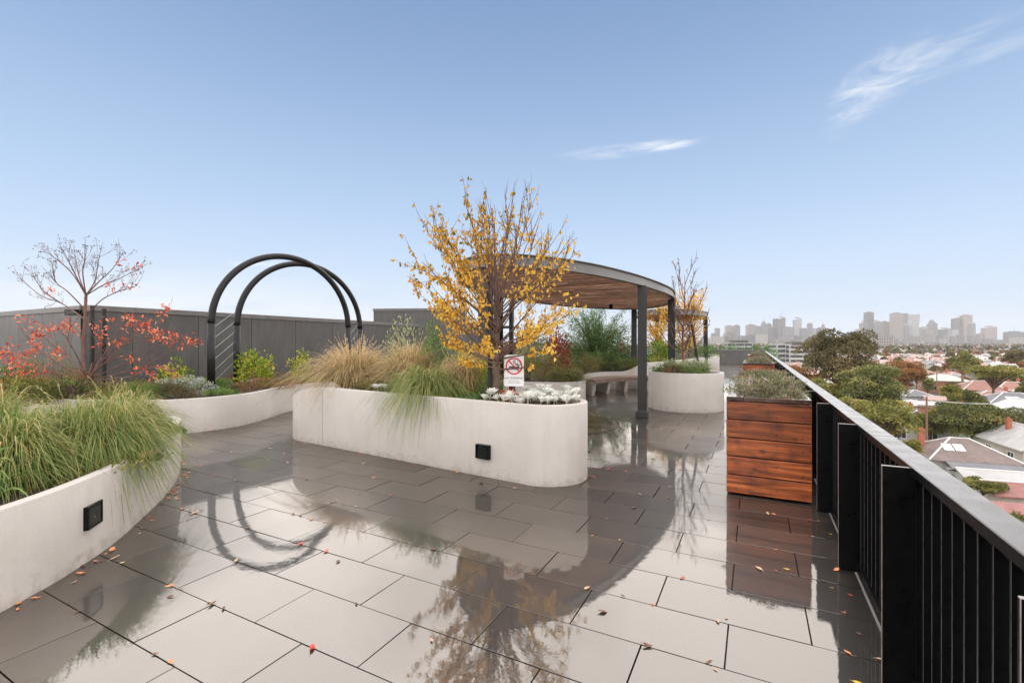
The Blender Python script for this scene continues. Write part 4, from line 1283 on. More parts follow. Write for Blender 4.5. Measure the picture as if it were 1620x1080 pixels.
# ---- centre planter
zc_ = 0.83
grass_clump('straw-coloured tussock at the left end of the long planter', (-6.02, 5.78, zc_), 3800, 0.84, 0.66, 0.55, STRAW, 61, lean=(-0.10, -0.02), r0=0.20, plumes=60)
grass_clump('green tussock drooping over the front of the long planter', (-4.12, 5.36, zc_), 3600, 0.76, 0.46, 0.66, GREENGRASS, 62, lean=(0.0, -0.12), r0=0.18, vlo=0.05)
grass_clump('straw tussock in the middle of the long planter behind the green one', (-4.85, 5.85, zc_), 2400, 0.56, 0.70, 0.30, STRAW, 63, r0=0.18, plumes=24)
grass_clump('pale straw tussock left of the yellow tree', (-3.75, 5.75, zc_), 1800, 0.52, 0.60, 0.35, STRAW, 64, r0=0.12, plumes=8)
shrub('pale sage shrub rising behind the straw tussocks', (-5.40, 6.30, zc_), (0.46, 0.34, 1.10), 950, 0.08, 0.028, OLIVEGREY, 65, stems=10, clumps=18)
shrub('bright green upright shrub behind the tussocks in the long planter', (-4.50, 6.02, zc_), (0.46, 0.3, 1.02), 2600, 0.055, 0.015, FRESH, 66, stems=10, clumps=26)
shrub('yellowish fine-leaved shrub behind the yellow tree', (-3.60, 5.82, zc_), (0.48, 0.30, 0.72), 2400, 0.04, 0.012, YELLOWG, 67, stems=12, clumps=30)
shrub('small dense green shrub left of the yellow tree trunk', (-3.16, 5.42, zc_), (0.20, 0.20, 0.36), 1500, 0.032, 0.012, MIDGREEN, 68, stems=6, clumps=30)
shrub('low green succulents along the rim below the yellow tree', (-3.0, 5.02, zc_), (0.40, 0.16, 0.10), 1100, 0.03, 0.018, MIDGREEN, 69, stems=0, clumps=40, name='ground_cover', cat='plant')
shrub('green and russet filler between the tussocks of the long planter', (-5.2, 5.5, zc_), (0.5, 0.30, 0.16), 1500, 0.04, 0.014, OLIVE, 70, stems=0, clumps=40, name='ground_cover', cat='plant')
shrub('fallen russet leaves and stems at the foot of the yellow tree', (-2.78, 5.12, zc_), (0.26, 0.2, 0.13), 260, 0.06, 0.02, REDLEAF, 71, stems=8, stem_mat=REDBARK, clumps=20, name='ground_cover', cat='plant')

# white rosettes
def rosette_mesh(seed):
    g = np.random.default_rng(seed); q = QM()
    n = 22
    az_ = np.arange(n) * 2.39996 + g.normal(0, 0.15, n)
    tilt = np.linspace(0.10, 0.95, n)
    T = np.column_stack([np.cos(az_) * np.sin(tilt), np.sin(az_) * np.sin(tilt), np.cos(tilt)])
    Nn = np.column_stack([-np.cos(az_) * np.cos(tilt), -np.sin(az_) * np.cos(tilt), np.sin(tilt)])
    P = np.column_stack([np.cos(az_) * 0.006, np.sin(az_) * 0.006, 0.03 - np.linspace(0, 0.02, n)])
    L = np.linspace(0.055, 0.090, n) * g.uniform(0.85, 1.15, n)
    q.leaves(P, T, Nn, L, L * 0.52, g.uniform(0.1, 1, n), 0.18, 0.66)
    q.tube([(0, 0, -0.05), (0, 0, 0.03)], 0.005, 5, 0.0)
    return q.mesh('white_rosette')
ROS = [rosette_mesh(s_) for s_ in (1, 2, 3)]
for m_ in ROS: m_.materials.append(CREAM)
gr = np.random.default_rng(15); placed = []
tries = 0
while len(placed) < 60 and tries < 9000:
    tries += 1
    x = gr.uniform(-2.95, -1.80); y = gr.uniform(4.80, 5.50)
    if not inside(x, y, c_loop[::3]): continue
    dmin = np.min(np.hypot(c_loop[:, 0] - x, c_loop[:, 1] - y))
    if dmin < 0.10 or any((x - a_) ** 2 + (y - b_) ** 2 < 0.0082 for a_, b_ in placed): continue
    if x < -2.55 and y > 5.05: continue
    placed.append((x, y))
    o = link('white_succulent', ROS[len(placed) % 3])
    o.location = (x, y, zc_ + 0.015 + gr.uniform(0.0, 0.10) + 0.05 * (y - 4.8))
    o.rotation_euler = (gr.normal(0, 0.25), gr.normal(0, 0.25), gr.uniform(0, 6.28))
    o.scale = (1.0, 1.0, 1.0) if gr.uniform() < .3 else tuple([gr.uniform(0.8, 1.2)] * 3)
    tag(o, 'white rosette succulent massed at the right end of the long planter', 'succulent', 'white succulents in the long planter')
for x, y, lab in ((-5.02, 5.22, 'left'), (-4.93, 5.18, 'middle'), (-4.85, 5.25, 'right'), (-4.97, 5.30, 'rear')):
    o = link('white_succulent', ROS[0]); o.location = (x, y, zc_ + 0.07); o.scale = (0.8, 0.8, 0.8)
    tag(o, lab + ' of the few small white succulents between the two tussocks', 'succulent', 'white succulents between the tussocks')
shrub('red-brown leaf litter and stems among the white succulents', (-2.35, 5.12, zc_ - 0.01), (0.50, 0.26, 0.09), 900, 0.045, 0.016, leafmat('litter', [(0, (0.06, 0.03, 0.02)), (0.5, (0.20, 0.075, 0.035)), (1, (0.16, 0.15, 0.05))]), 72, stems=0, clumps=50, name='ground_cover', cat='plant')

# ---- yellow tree (golden autumn leaves, many upswept branches)
def yellow_tree():
    g = np.random.default_rng(101)
    x, y = -2.90, 5.14
    t = thing('yellow_tree', 'slender tree with sparse golden autumn leaves in the long planter', 'tree', (x, y, zc_))
    q = QM(); qt = QM(); lv = QM()
    right = np.array((CS, SN, 0)); fw = np.array((-SN, CS, 0)); upv = np.array((0, 0, 1.0))
    trunk = catmull([(0, 0, -0.1), (0.005, 0, 0.25), (0.0, 0.01, 0.6), (0.02, 0.0, 1.0), (-0.01, 0.01, 1.5), (-0.02, 0, 1.9), (-0.03, 0.0, 2.3)], 8, False)
    tz = trunk[:, 2]
    qt.tube(trunk, np.interp(tz, [-.1, .3, 1.0, 1.8, 2.6], [0.040, 0.036, 0.028, 0.015, 0.004]), 10)
    cz = lambda z: at(trunk, np.clip((np.interp(z, tz, np.linspace(0, 1, len(tz)))), 0, 0.999))[0]
    LP = []; LT = []; LV = []
    def put(P, n, u0, dens_bias=0.0):
        for i in range(n):
            u = g.uniform(u0, 1)
            p, dr = at(P, u)
            ax_, ad_ = pxd(p[0] + x, p[1] + y); ay_ = 543 - 738 * (p[2] + zc_ - CAM_H) / ad_
            if 788 < ax_ < 838 and ay_ > 545: continue      # the twigs hanging over the sign have shed their leaves
            LP.append(p + g.normal(0, 0.008, 3))
            LT.append(unit(np.array((0, 0, -0.85)) + g.normal(0, 0.45, 3)))
            hz = p[2]
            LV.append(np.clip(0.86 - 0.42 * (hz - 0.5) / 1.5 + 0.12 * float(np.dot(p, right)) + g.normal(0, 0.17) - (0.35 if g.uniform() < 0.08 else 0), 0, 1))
    nb = 64
    ce = np.array((0.0, 0.0, 1.50)); re_ = np.array((1.14, 1.14, 1.13))
    for i in range(nb):
        f = i / (nb - 1)
        a_ = i * 2.39996 + g.normal(0, 0.25)
        elv = math.radians(8 + 68 * f ** 1.15) + g.normal(0, 0.06)
        z0 = 0.40 + 1.15 * f ** 0.85 * g.uniform(0.55, 1.0)
        side = math.cos(a_) * right + math.sin(a_) * fw
        d0 = side * math.cos(elv) + upv * math.sin(elv)
        p0 = cz(z0)
        # length to the rounded outline of the crown
        o_ = (p0 - ce) / re_; dd_ = d0 / re_
        A_ = dd_ @ dd_; B_ = o_ @ dd_; C_ = o_ @ o_ - 1
        disc = B_ * B_ - A_ * C_
        ln = (-B_ + math.sqrt(max(disc, 0.01))) / A_
        ln = max(0.45, ln * g.uniform(0.84, 1.02))
        P = path(g, p0, d0, ln, 10, 0.10, 0.05)
        r0 = 0.0145 * (1 - 0.45 * f)
        q.tube(P, np.linspace(r0, 0.0022, 11), 5)
        leftness = -float(np.dot(P[-1], right))
        leafy = 1.0 if leftness > 0 else 0.85
        hi = P[-1][2]
        if hi > 2.2 and leftness < 0.1: leafy *= 0.35
        if 1.5 < hi < 2.4 and leftness < -0.2: leafy *= 0.55
        put(P, int(17 * leafy), 0.60)
        for k in range(int(g.integers(6, 10))):
            u = g.uniform(0.35, 0.98); p, dr = at(P, u)
            dd = unit(dr * 0.9 + g.normal(0, 0.55, 3) + upv * 0.45)
            tw = path(g, p, dd, ln * g.uniform(0.14, 0.32), 6, 0.25, 0.08)
            q.tube(tw, np.linspace(0.0045, 0.0015, 7), 4)
            put(tw, int(g.integers(6, 13) * leafy), 0.15)
            if g.uniform() < 0.6:
                p2, d2 = at(tw, g.uniform(.3, .8))
                t2 = path(g, p2, unit(d2 + g.normal(0, .5, 3) + upv * .3), ln * g.uniform(.1, .2), 4, .3, .08)
                q.tube(t2, np.linspace(0.0028, 0.0012, 5), 3)
                put(t2, int(g.integers(1, 4) * leafy), 0.2)
    n = len(LP)
    LP_, LT_, LV_ = np.array(LP), np.array(LT), np.array(LV)
    L = g.uniform(0.036, 0.068, n)
    # short petiole then curled blade
    LP_ = LP_ + LT_ * 0.012
    lv.leaves(LP_, LT_, rv(g, n), L, L * 0.62, LV_, 0.34)
    qt.build('trunk', BARK, t, smooth=True)
    q.build('branches', BARK, t)
    lv.build('crown', GOLD, t, attr=True)
yellow_tree()
def stake(px, d, py, label, zb, lean=0.0, w_=0.05):
    X, Y = D(px, d); hh = ZH(py, d) - zb
    me = all_bevel_mesh('tree_stake', (w_, w_, hh), 0.006)
    o = link('tree_stake', me, None, [STAKE]); o.location = (X, Y, zb + hh / 2); o.rotation_euler = (0, lean, 0)
    return tag(o, label, 'stake', 'tree stakes')
stake(775.5, 6.05, 432, 'left dark stake holding the yellow tree', 0.70)
stake(809, 6.05, 470, 'right dark stake behind the no-smoking sign', 0.70)
# webbing tie between stakes and trunk
tie = thing('tree_tie', 'black webbing tie holding the yellow tree to its stakes', 'tie', (*D(792, 6.02), ZH(518, 6.0)), YAW)
q = QM(); q.tube([(-0.14, 0.03, 0), (-0.06, -0.06, 0.0), (0.02, -0.085, 0.0), (0.14, 0.03, 0.01)], 0.02, 6); q.build('strap', STAKE, tie, smooth=True)

# ---- no smoking sign
def sign():
    d = 5.93
    X, Y = D(813.2, d)
    wS, hS = 0.250, 0.400
    zt = ZH(561, d)
    t = thing('no_smoking_sign', 'white no-smoking sign on a post in front of the yellow tree', 'sign', (X, Y, zt - hS), YAW)
    # rounded board
    r = 0.018; pts = []
    for cx, cz, a0 in ((wS / 2 - r, r, -90), (wS / 2 - r, hS - r, 0), (-wS / 2 + r, hS - r, 90), (-wS / 2 + r, r, 180)):
        for a_ in np.linspace(a0, a0 + 90, 6): pts.append((cx + r * math.cos(R(a_)), cz + r * math.sin(R(a_))))
    q = QM(); n = len(pts)
    q.add([(a_, -0.004, b_) for a_, b_ in pts] + [(a_, 0.004, b_) for a_, b_ in pts], [(i, i + n, (i + 1) % n + n, (i + 1) % n) for i in range(n)])
    q.ngon([(a_, -0.004, b_) for a_, b_ in pts]); q.ngon([(a_, 0.004, b_) for a_, b_ in pts][::-1])
    board = q.build('board', WHITEP, t)
    cz = hS - 0.145
    Ro, Ri = 0.108, 0.090
    q = QM(); m = 48
    V = []
    for rr2 in (Ri, Ro):
        for a_ in np.linspace(0, 2 * math.pi, m, endpoint=False): V.append((rr2 * math.cos(a_), -0.0062, cz + rr2 * math.sin(a_)))
    q.add(V, [(i, (i + 1) % m, m + (i + 1) % m, m + i) for i in range(m)])
    dx = 0.0085
    s2 = math.sqrt(.5)
    V = []
    for s_, w2 in ((-1, -1), (1, -1), (1, 1), (-1, 1)):
        V.append((s_ * Ri * 1.01 * s2 + w2 * dx * s2, -0.0068, cz - s_ * Ri * 1.01 * s2 + w2 * dx * s2))
    q.add(V, [(0, 1, 2, 3)])
    q.build('prohibition_ring', REDP, board)
    q = QM()
    zc2 = cz - 0.012
    for xa, xb in ((-0.066, 0.036), (0.040, 0.052), (0.056, 0.066)):
        q.add([(xa, -0.0056, zc2 - 0.010), (xb, -0.0056, zc2 - 0.010), (xb, -0.0056, zc2 + 0.010), (xa, -0.0056, zc2 + 0.010)], [(0, 1, 2, 3)])
    def ribbon(pp, wdt):
        pp = catmull(pp, 6, False); T = np.gradient(pp, axis=0); T = unit(T)
        Nn = np.stack([-T[:, 1], T[:, 0]], 1); k = len(pp)
        V = [(a_[0], -0.0056, a_[1]) for a_ in (pp + Nn * wdt / 2)] + [(a_[0], -0.0056, a_[1]) for a_ in (pp - Nn * wdt / 2)]
        q.add(V, [(i, i + 1, k + i + 1, k + i) for i in range(k - 1)])
    ribbon([(0.060, zc2 + 0.014), (0.060, zc2 + 0.030), (0.046, zc2 + 0.038), (0.026, zc2 + 0.034), (0.022, zc2 + 0.050), (0.004, zc2 + 0.056), (0.002, zc2 + 0.072), (0.014, zc2 + 0.078)], 0.006)
    ribbon([(0.048, zc2 + 0.014), (0.047, zc2 + 0.024), (0.034, zc2 + 0.026), (0.014, zc2 + 0.026), (0.010, zc2 + 0.042), (-0.008, zc2 + 0.050), (-0.010, zc2 + 0.070), (0.0, zc2 + 0.082), (0.018, zc2 + 0.084)], 0.006)
    q.build('cigarette_pictogram', INK, board)
    def text(s, size, z, name):
        c = bpy.data.curves.new(name, 'FONT'); c.body = s; c.size = size; c.align_x = 'CENTER'; c.align_y = 'CENTER'; c.extrude = 0.0004
        o = bpy.data.objects.new(name, c); COL.objects.link(o)
        bpy.context.view_layer.update()
        me = bpy.data.meshes.new_from_object(o.evaluated_get(bpy.context.evaluated_depsgraph_get()))
        bpy.data.objects.remove(o)
        me.materials.clear()
        o = link(name, me, board, [INK])
        o.location = (0, -0.0054, z); o.rotation_euler = (R(90), 0, 0)
        return o
    text('NO SMOKING', 0.037, 0.103, 'lettering')
    text('Penalties may apply', 0.0185, 0.048, 'lettering')
    q = QM()                                   # a line too small to read in the photograph
    for xa, xb in ((-0.066, -0.030), (-0.024, 0.000), (0.008, 0.030), (0.038, 0.062)):
        q.add([(xa, -0.0052, 0.069), (xb, -0.0052, 0.069), (xb, -0.0052, 0.0745), (xa, -0.0052, 0.0745)], [(0, 1, 2, 3)])
    q.build('small_print', simple('sign_grey', (0.20, 0.20, 0.20), (0.28, 0.28, 0.28), 40), board)
    q = QM(); q.box((0, 0.014, 0.02), (0.032, 0.018, 0.52)); o = q.build('post', STEEL, t)
sign()

# ---- round planter: bare tree, stake, low grasses
zr_ = 0.83
def bare_tree():
    g = np.random.default_rng(131)
    x, y = -1.54, 12.03
    t = thing('bare_tree', 'bare red-stemmed young tree in the round planter', 'tree', (x, y, zr_))
    q = QM(); qt = QM(); lv = QM()
    right = np.array((CS, SN, 0)); fw = np.array((-SN, CS, 0)); upv = np.array((0, 0, 1.0))
    trunk = catmull([(0, 0, -0.1), (0.0, 0, 0.4), (-0.02, 0.0, 0.9), (0.02, 0, 1.5), (0.03, 0, 2.4)], 8, False)
    qt.tube(trunk, np.linspace(0.045, 0.006, len(trunk)), 8)
    for i in range(24):
        f = i / 23
        p0 = at(trunk, 0.26 + 0.66 * f)[0]
        a_ = i * 2.4 + g.normal(0, .2)
        side = math.cos(a_) * right + math.sin(a_) * fw
        ln = (1.15 - 0.5 * f) * g.uniform(.8, 1.15)
        P = path(g, p0, side + upv * (0.25 + 0.9 * f), ln, 9, 0.7, 0.07)
        q.tube(P, np.linspace(0.016 * (1 - .4 * f), 0.003, 10), 5)
        for k in range(7):
            p, dr = at(P, g.uniform(.25, .98))
            tw = path(g, p, unit(dr + g.normal(0, .5, 3) + upv * .4), ln * g.uniform(.15, .4), 5, .4, .09)
            q.tube(tw, np.linspace(0.006, 0.002, 6), 4)
            if g.uniform() < .25:
                m = 2
                pp = np.repeat(tw[-1:], m, 0); lv.leaves(pp, unit(rv(g, m) + np.array((0, 0, -.6))), rv(g, m), 0.05, 0.03, g.uniform(0, 1, m))
    qt.build('trunk', REDBARK, t, smooth=True); q.build('branches', BARK, t); lv.build('last_leaves', RUSSET, t, attr=True)
bare_tree()
o = stake(1101, 11.55, 512, 'slanting dark stake tied to the bare tree in the round planter', 0.75, 0.0, 0.05)
o.rotation_euler = (0, R(-9), YAW)
k = 0
for a_, rr2, mt, nm in ((200, .50, MIDGREEN, 0), (250, .55, RUSSET, 0), (300, .52, MIDGREEN, 0)):
    shrub(['dark low cushion at the left rim of the round planter', 'brown low cushion at the front rim of the round planter', 'green low cushion at the right rim of the round planter'][k], (-1.5 + rr2 * math.cos(R(a_)), 12.03 + rr2 * math.sin(R(a_)), zr_), (0.30, 0.28, 0.20), 900, 0.05, 0.012, mt, 140 + k, stems=0, clumps=30, name='heath_cushion', cat='plant'); k += 1
for i, (dx, dy, lab) in enumerate(((-0.32, -0.25, 'left pale green tuft in the round planter'), (-0.05, -0.40, 'front pale green tuft in the round planter'), (0.42, -0.2, 'right pale green tuft in the round planter'), (0.1, 0.3, 'rear pale green tuft in the round planter'))):
    grass_clump(lab, (-1.5 + dx, 12.03 + dy, zr_), 420, 0.24, 0.36, 0.10, leafmat('pale_tuft', [(0, (0.12, 0.17, 0.07)), (0.5, (0.30, 0.35, 0.17)), (1, (0.52, 0.52, 0.32))]), 150 + i, r0=0.06, wid=0.007, upright=0.6)

# ---- timber boxes: rosemary-like herbs with pale flowers
HERB = leafmat('grey_green_herb', [(0.0, (0.061, 0.067, 0.031)), (0.4, (0.158, 0.164, 0.079)), (0.7, (0.304, 0.304, 0.170)), (0.86, (0.340, 0.158, 0.097)), (1.0, (0.608, 0.559, 0.535))], 0.25)
k = 0
for yc, labs in ((5.35, ['front', 'middle', 'rear']), (14.6, ['front', 'middle', 'rear']), (24.0, ['front', 'middle', 'rear'])):
    for i, nm in enumerate(labs):
        box_nm = ['near', 'far', 'farthest'][int((yc > 10)) + int(yc > 20)]
        shrub(f'{nm} grey-green herb bush in the {box_nm} timber planter', (0.13, yc + 0.62 + i * 0.9, 0.98), (0.42, 0.55, 0.21), 2600 if yc < 10 else 1300, 0.042, 0.010, HERB, 170 + k, stems=26, stem_mat=TWIG, clumps=70, vclump=0.3, group='herb bushes in the timber planters'); k += 1

# ---- garden bed behind the bench and pergola
zd = 0.62
def bd(px, d, z=zd):
    x, y = D(px, d); return (x, y, z)
shrub('olive heath mass at the near end of the garden bed', bd(858, 12.6), (1.05, 0.85, 0.80), 5200, 0.05, 0.013, OLIVE, 201, stems=14, clumps=70)
shrub('yellowish heath behind the white succulents', bd(835, 12.9), (0.8, 0.8, 1.0), 3200, 0.05, 0.013, leafmat('yellow_heath', [(0, (0.12, 0.14, 0.03)), (0.5, (0.30, 0.30, 0.06)), (1, (0.52, 0.40, 0.09))]), 202, stems=14, clumps=60)
grass_clump('pale strappy green plant at the end of the garden bed', bd(895, 12.35, 0.55), 1500, 0.52, 0.34, 0.22, leafmat('pale_strap', [(0, (0.08, 0.11, 0.03)), (0.5, (0.21, 0.23, 0.08)), (1, (0.40, 0.36, 0.16))]), 203, r0=0.22, wid=0.008, upright=0.4, name='strappy_plant')
shrub('crimson-leaved shrub beside the feathery green tree', bd(882, 14.6), (0.42, 0.42, 1.35), 900, 0.09, 0.045, CRIMSON, 204, stems=14, stem_mat=REDBARK, clumps=26)
shrub('crimson shrub glimpsed behind the yellow tree trunk', bd(798, 12.8), (0.35, 0.35, 1.15), 420, 0.085, 0.042, CRIMSON, 205, stems=10, stem_mat=REDBARK, clumps=20)
# feathery tree
def feathery():
    g = np.random.default_rng(211)
    x, y, z = bd(948, 18.2)
    t = thing('feathery_tree', 'large feathery green willow-leaved shrub behind the pergola', 'tree', (x, y, z))
    q = QM(); lv = QM(); P_ = []; T_ = []
    for i in range(120):
        a_ = g.uniform(0, 6.28); el_ = g.uniform(0.15, 1.45)
        d0 = np.array((math.cos(a_) * math.cos(el_), math.sin(a_) * math.cos(el_), math.sin(el_)))
        P = path(g, (0, 0, 0.1), d0, g.uniform(1.5, 2.75), 10, 0.2, 0.07, 0.9)
        q.tube(P, np.linspace(0.022, 0.004, 11), 4)
        for k in range(120):
            p, dr = at(P, g.uniform(0.25, 1)); P_.append(p + g.normal(0, 0.09, 3)); T_.append(unit(dr + g.normal(0, .5, 3) + np.array((0, 0, -.25))))
    n = len(P_)
    lv.leaves(np.array(P_), np.array(T_), rv(g, n), g.uniform(0.10, 0.20, n), 0.022, np.clip(g.normal(.5, .25, n), 0, 1), .1)
    q.build('branches', BARK, t); lv.build('crown', FEATHER, t, attr=True)
feathery()
shrub('dark olive hedge mass in front of the feathery tree', bd(960, 17.0), (1.5, 0.7, 0.62), 5000, 0.055, 0.018, MIDGREEN, 212, stems=10, clumps=70)
shrub('russet-green low shrub along the bench wall', bd(985, 16.75), (1.0, 0.45, 0.34), 2600, 0.05, 0.014, OLIVE, 213, stems=6, clumps=50)
shrub('olive-green shrub left of the bench wall', bd(925, 15.6), (0.7, 0.7, 0.62), 2800, 0.05, 0.014, OLIVE, 214, stems=8, clumps=50)
shrub('small red-berried shrub near the far pergola post', bd(992, 18.0), (0.55, 0.5, 1.35), 300, 0.09, 0.05, CRIMSON, 215, stems=16, stem_mat=REDBARK, clumps=22)
shrub('yellow-green shrub behind the round planter', bd(1043, 18.3, .8), (0.65, 0.6, 0.78), 1300, 0.10, 0.05, YELLOWG, 216, stems=8, clumps=30)
def gold_tree(label, px, d, hgt, rad, n, seed, mat=GOLD):
    g = np.random.default_rng(seed)
    x, y = D(px, d)
    t = thing('golden_tree', label, 'tree', (x, y, 0.75))
    q = QM(); P_ = []; T_ = []
    q.tube([(0, 0, -.1), (0.02, 0, hgt * .35), (0, 0.02, hgt * .75)], [0.05, 0.035, 0.012], 7)
    for i in range(34):
        f = g.uniform(0.15, .75); a_ = i * 2.4
        d0 = np.array((math.cos(a_), math.sin(a_), .35 + f))
        P = path(g, (0, 0, hgt * f), d0, rad * g.uniform(.8, 1.25), 8, .5, .08)
        q.tube(P, np.linspace(.016, .003, 9), 4)
        for k in range(n // 34):
            p, dr = at(P, g.uniform(.15, 1)); P_.append(p + g.normal(0, .09, 3)); T_.append(unit(np.array((0, 0, -.7)) + g.normal(0, .5, 3)))
    m = len(P_)
    lv = QM(); lv.leaves(np.array(P_), np.array(T_), rv(g, m), g.uniform(.06, .10, m), .055, np.clip(g.normal(.62, .2, m), 0, 1), .3)
    q.build('branches', BARK, t); lv.build('crown', mat, t, attr=True)
gold_tree('golden-leaved tree behind the round planter, right of the front pergola post', 1046, 19.8, 2.7, 1.15, 1900, 221)
gold_tree('second golden tree behind the bare tree of the round planter', 1090, 20.8, 2.9, 1.2, 2200, 222)
shrub('dark green clipped shrub at the far end of the garden bed', bd(1120, 25.2, .85), (0.8, 1.0, 0.42), 2200, 0.05, 0.02, MIDGREEN, 223, stems=4, clumps=50)
shrub('green undergrowth under the golden trees', bd(1085, 21.8, .85), (1.1, 1.0, 0.85), 3200, 0.07, 0.025, MIDGREEN, 224, stems=6, clumps=60)
shrub('tall green screen of leaves behind the yellow tree and pergola post', bd(845, 17.5), (1.9, 1.4, 1.5), 5200, 0.09, 0.03, leafmat('mixed_screen', [(0, (0.04, 0.06, 0.02)), (0.5, (0.11, 0.13, 0.04)), (0.8, (0.24, 0.19, 0.06)), (1, (0.40, 0.22, 0.07))]), 225, stems=16, clumps=60)
shrub('low olive planting at the left of the garden bed', bd(790, 14.2), (1.3, 1.2, 0.85), 3600, 0.06, 0.016, OLIVE, 226, stems=8, clumps=60)
# hedge beyond the far parapet
for i, (px, w_) in enumerate(((1118, 1.5), (1140, 1.4), (1162, 1.3), (1184, 1.2), (1206, 1.2))):
    x, y = D(px, 37.6)
    shrub(['leftmost', 'second from left', 'middle', 'fourth from left', 'rightmost'][i] + ' feathery green bush of the hedge behind the far parapet', (x, 39.9, 0.0), (w_, 0.6, 1.42), 1500, 0.16, 0.035, FEATHER, 240 + i, stems=10, clumps=40, name='hedge_bush', group='hedge behind the far parapet', up=1.2)

# ---- fallen leaves on the paving
def fallen_mesh(seed, L):
    g = np.random.default_rng(seed); q = QM()
    s = np.linspace(0, 1, 6); wv = np.sin(s ** 0.8 * math.pi) * 0.5 * L * g.uniform(0.35, 0.55)
    wv[0] = 0.001; wv[-1] = 0.001
    cur = g.uniform(0.15, 0.5)
    zz = 0.004 + cur * L * (s - 0.5) ** 2 * 1.2
    V = []
    for i in range(6):
        V += [(s[i] * L - L / 2, -wv[i], zz[i] + abs(wv[i]) * g.uniform(0.1, 0.5)), (s[i] * L - L / 2, 0, zz[i]), (s[i] * L - L / 2, wv[i], zz[i] + abs(wv[i]) * g.uniform(0.1, 0.5))]
    F = []
    for i in range(5):
        a_ = i * 3
        F += [(a_, a_ + 3, a_ + 4, a_ + 1), (a_ + 1, a_ + 4, a_ + 5, a_ + 2)]
    q.add(V, F)
    q.tube([(-L / 2, 0, zz[0]), (-L * .72, 0.004, zz[0] * .8)], 0.0012, 3)
    return q.mesh('fallen_leaf', smooth=False, attr=False)
FALL = [('red', simple('fallen_red', (0.42, 0.035, 0.02), (0.62, 0.10, 0.05), 60, (0.35, 0.6))), ('tan', simple('fallen_tan', (0.42, 0.25, 0.13), (0.62, 0.44, 0.28), 60, (0.4, 0.6))),
        ('brown', simple('fallen_brown', (0.09, 0.035, 0.02), (0.22, 0.10, 0.05), 60, (0.4, 0.6))), ('yellow', simple('fallen_yellow', (0.62, 0.38, 0.03), (0.78, 0.55, 0.07), 60, (0.4, 0.6))),
        ('orange', simple('fallen_orange', (0.55, 0.17, 0.05), (0.72, 0.33, 0.14), 60, (0.4, 0.6)))]
FM = {}
for ci_, (nm, mt) in enumerate(FALL):
    FM[nm] = []
    for v_ in range(3):
        me = fallen_mesh(300 + ci_ * 7 + v_, [0.045, 0.06, 0.075][v_]); me.materials.append(mt); FM[nm].append(me)
gf = np.random.default_rng(404)
def drop_leaf(x, y, nm):
    o = link('fallen_leaf', FM[nm][int(gf.integers(0, 3))])
    o.location = (x, y, 0.0015)
    s_ = gf.uniform(0.5, 0.95)
    o.scale = (s_, s_, s_)
    o.rotation_euler = (gf.normal(0, .12), gf.normal(0, .12), gf.uniform(0, 6.28))
    tag(o, f'small {nm} fallen leaf lying on the wet paving', 'leaf', f'{nm} fallen leaves on the paving')
def free(x, y): 
    return x < 0.55 and not any(inside(x, y, L) for L in LOOPS) and not (x > -0.28 and 5.3 < y < 8.4)
names = ['red', 'tan', 'brown', 'yellow', 'orange']
cnt = 0
# caught in the joints and against the planter feet
while cnt < 120:
    k = int(gf.integers(-1, 14)); y = Y0 + PY * k + gf.normal(0, 0.012); x = gf.uniform(-6.8, 0.5)
    if free(x, y): drop_leaf(x, y, names[gf.choice(5, p=[.22, .27, .31, .05, .15])]); cnt += 1
while cnt < 165:
    x = gf.uniform(-7.5, 0.5); y = gf.uniform(0.9, 9.5)
    if free(x, y): drop_leaf(x, y, names[gf.choice(5, p=[.18, .32, .28, .08, .14])]); cnt += 1
for L, m in ((l_loop, 90), (c_loop, 24), (b_loop, 30)):
    nrm = normals2(ccw(L)); LL = ccw(L)
    c2 = 0
    while c2 < m:
        i = int(gf.integers(0, len(LL))); p = LL[i][:2] - nrm[i] * abs(gf.normal(0.04, 0.05))
        if free(*p) and p[0] > -9.6 and p[1] > 0.8: drop_leaf(p[0], p[1], names[gf.choice(5, p=[.30, .22, .22, .04, .22])]); c2 += 1
for (x, y) in [P_ for P_ in [(0.50, 3.9), (0.53, 3.55), (0.46, 3.3), (0.50, 3.1), (0.56, 2.9), (0.42, 2.65), (0.44, 3.6), (0.2, 3.75), (0.34, 2.55), (0.55, 4.6), (0.50, 4.9)]]:
    drop_leaf(x, y, names[gf.choice(5, p=[.15, .40, .25, .15, .05])])
# ================================================================== THE SUBURB BELOW
def roofmat(name, c1, c2, pitch, axis, depth=0.02, rough=(0.5, 0.75), rnd=0.12):
    m, t, b = new_mat(name)
    tcn = nn(t, 'ShaderNodeTexCoord')
    n = noise(t, 0.8, 6, 0.65)
    n2 = noise(t, 9, 4, 0.6)
    c = ramp(t, n, [(0.3, c1), (0.7, c2)])
    c = mixc(t, mrange(t, n2, 0.45, 0.7, 0, 0.45), c, tuple(x * 0.6 for x in c1))
    oi = nn(t, 'ShaderNodeObjectInfo')
    hv = nn(t, 'ShaderNodeHueSaturation')
    t.links.new(c, hv.inputs['Color'])
    t.links.new(mrange(t, oi.outputs['Random'], 0, 1, 1 - rnd, 1 + rnd), hv.inputs['Value'])
    t.links.new(hv.outputs[0], b.inputs['Base Color'])
    t.links.new(mrange(t, n, 0.3, 0.7, *rough), b.inputs['Roughness'])
    wv = nn(t, 'ShaderNodeTexWave', wave_type='BANDS', bands_direction=axis)
    wv.inputs['Scale'].default_value = 2 * math.pi / pitch / 20
    t.links.new(tcn.outputs['Object'], wv.inputs[0])
    bump(t, b, wv.outputs['Fac'], 0.5, depth)
    return m
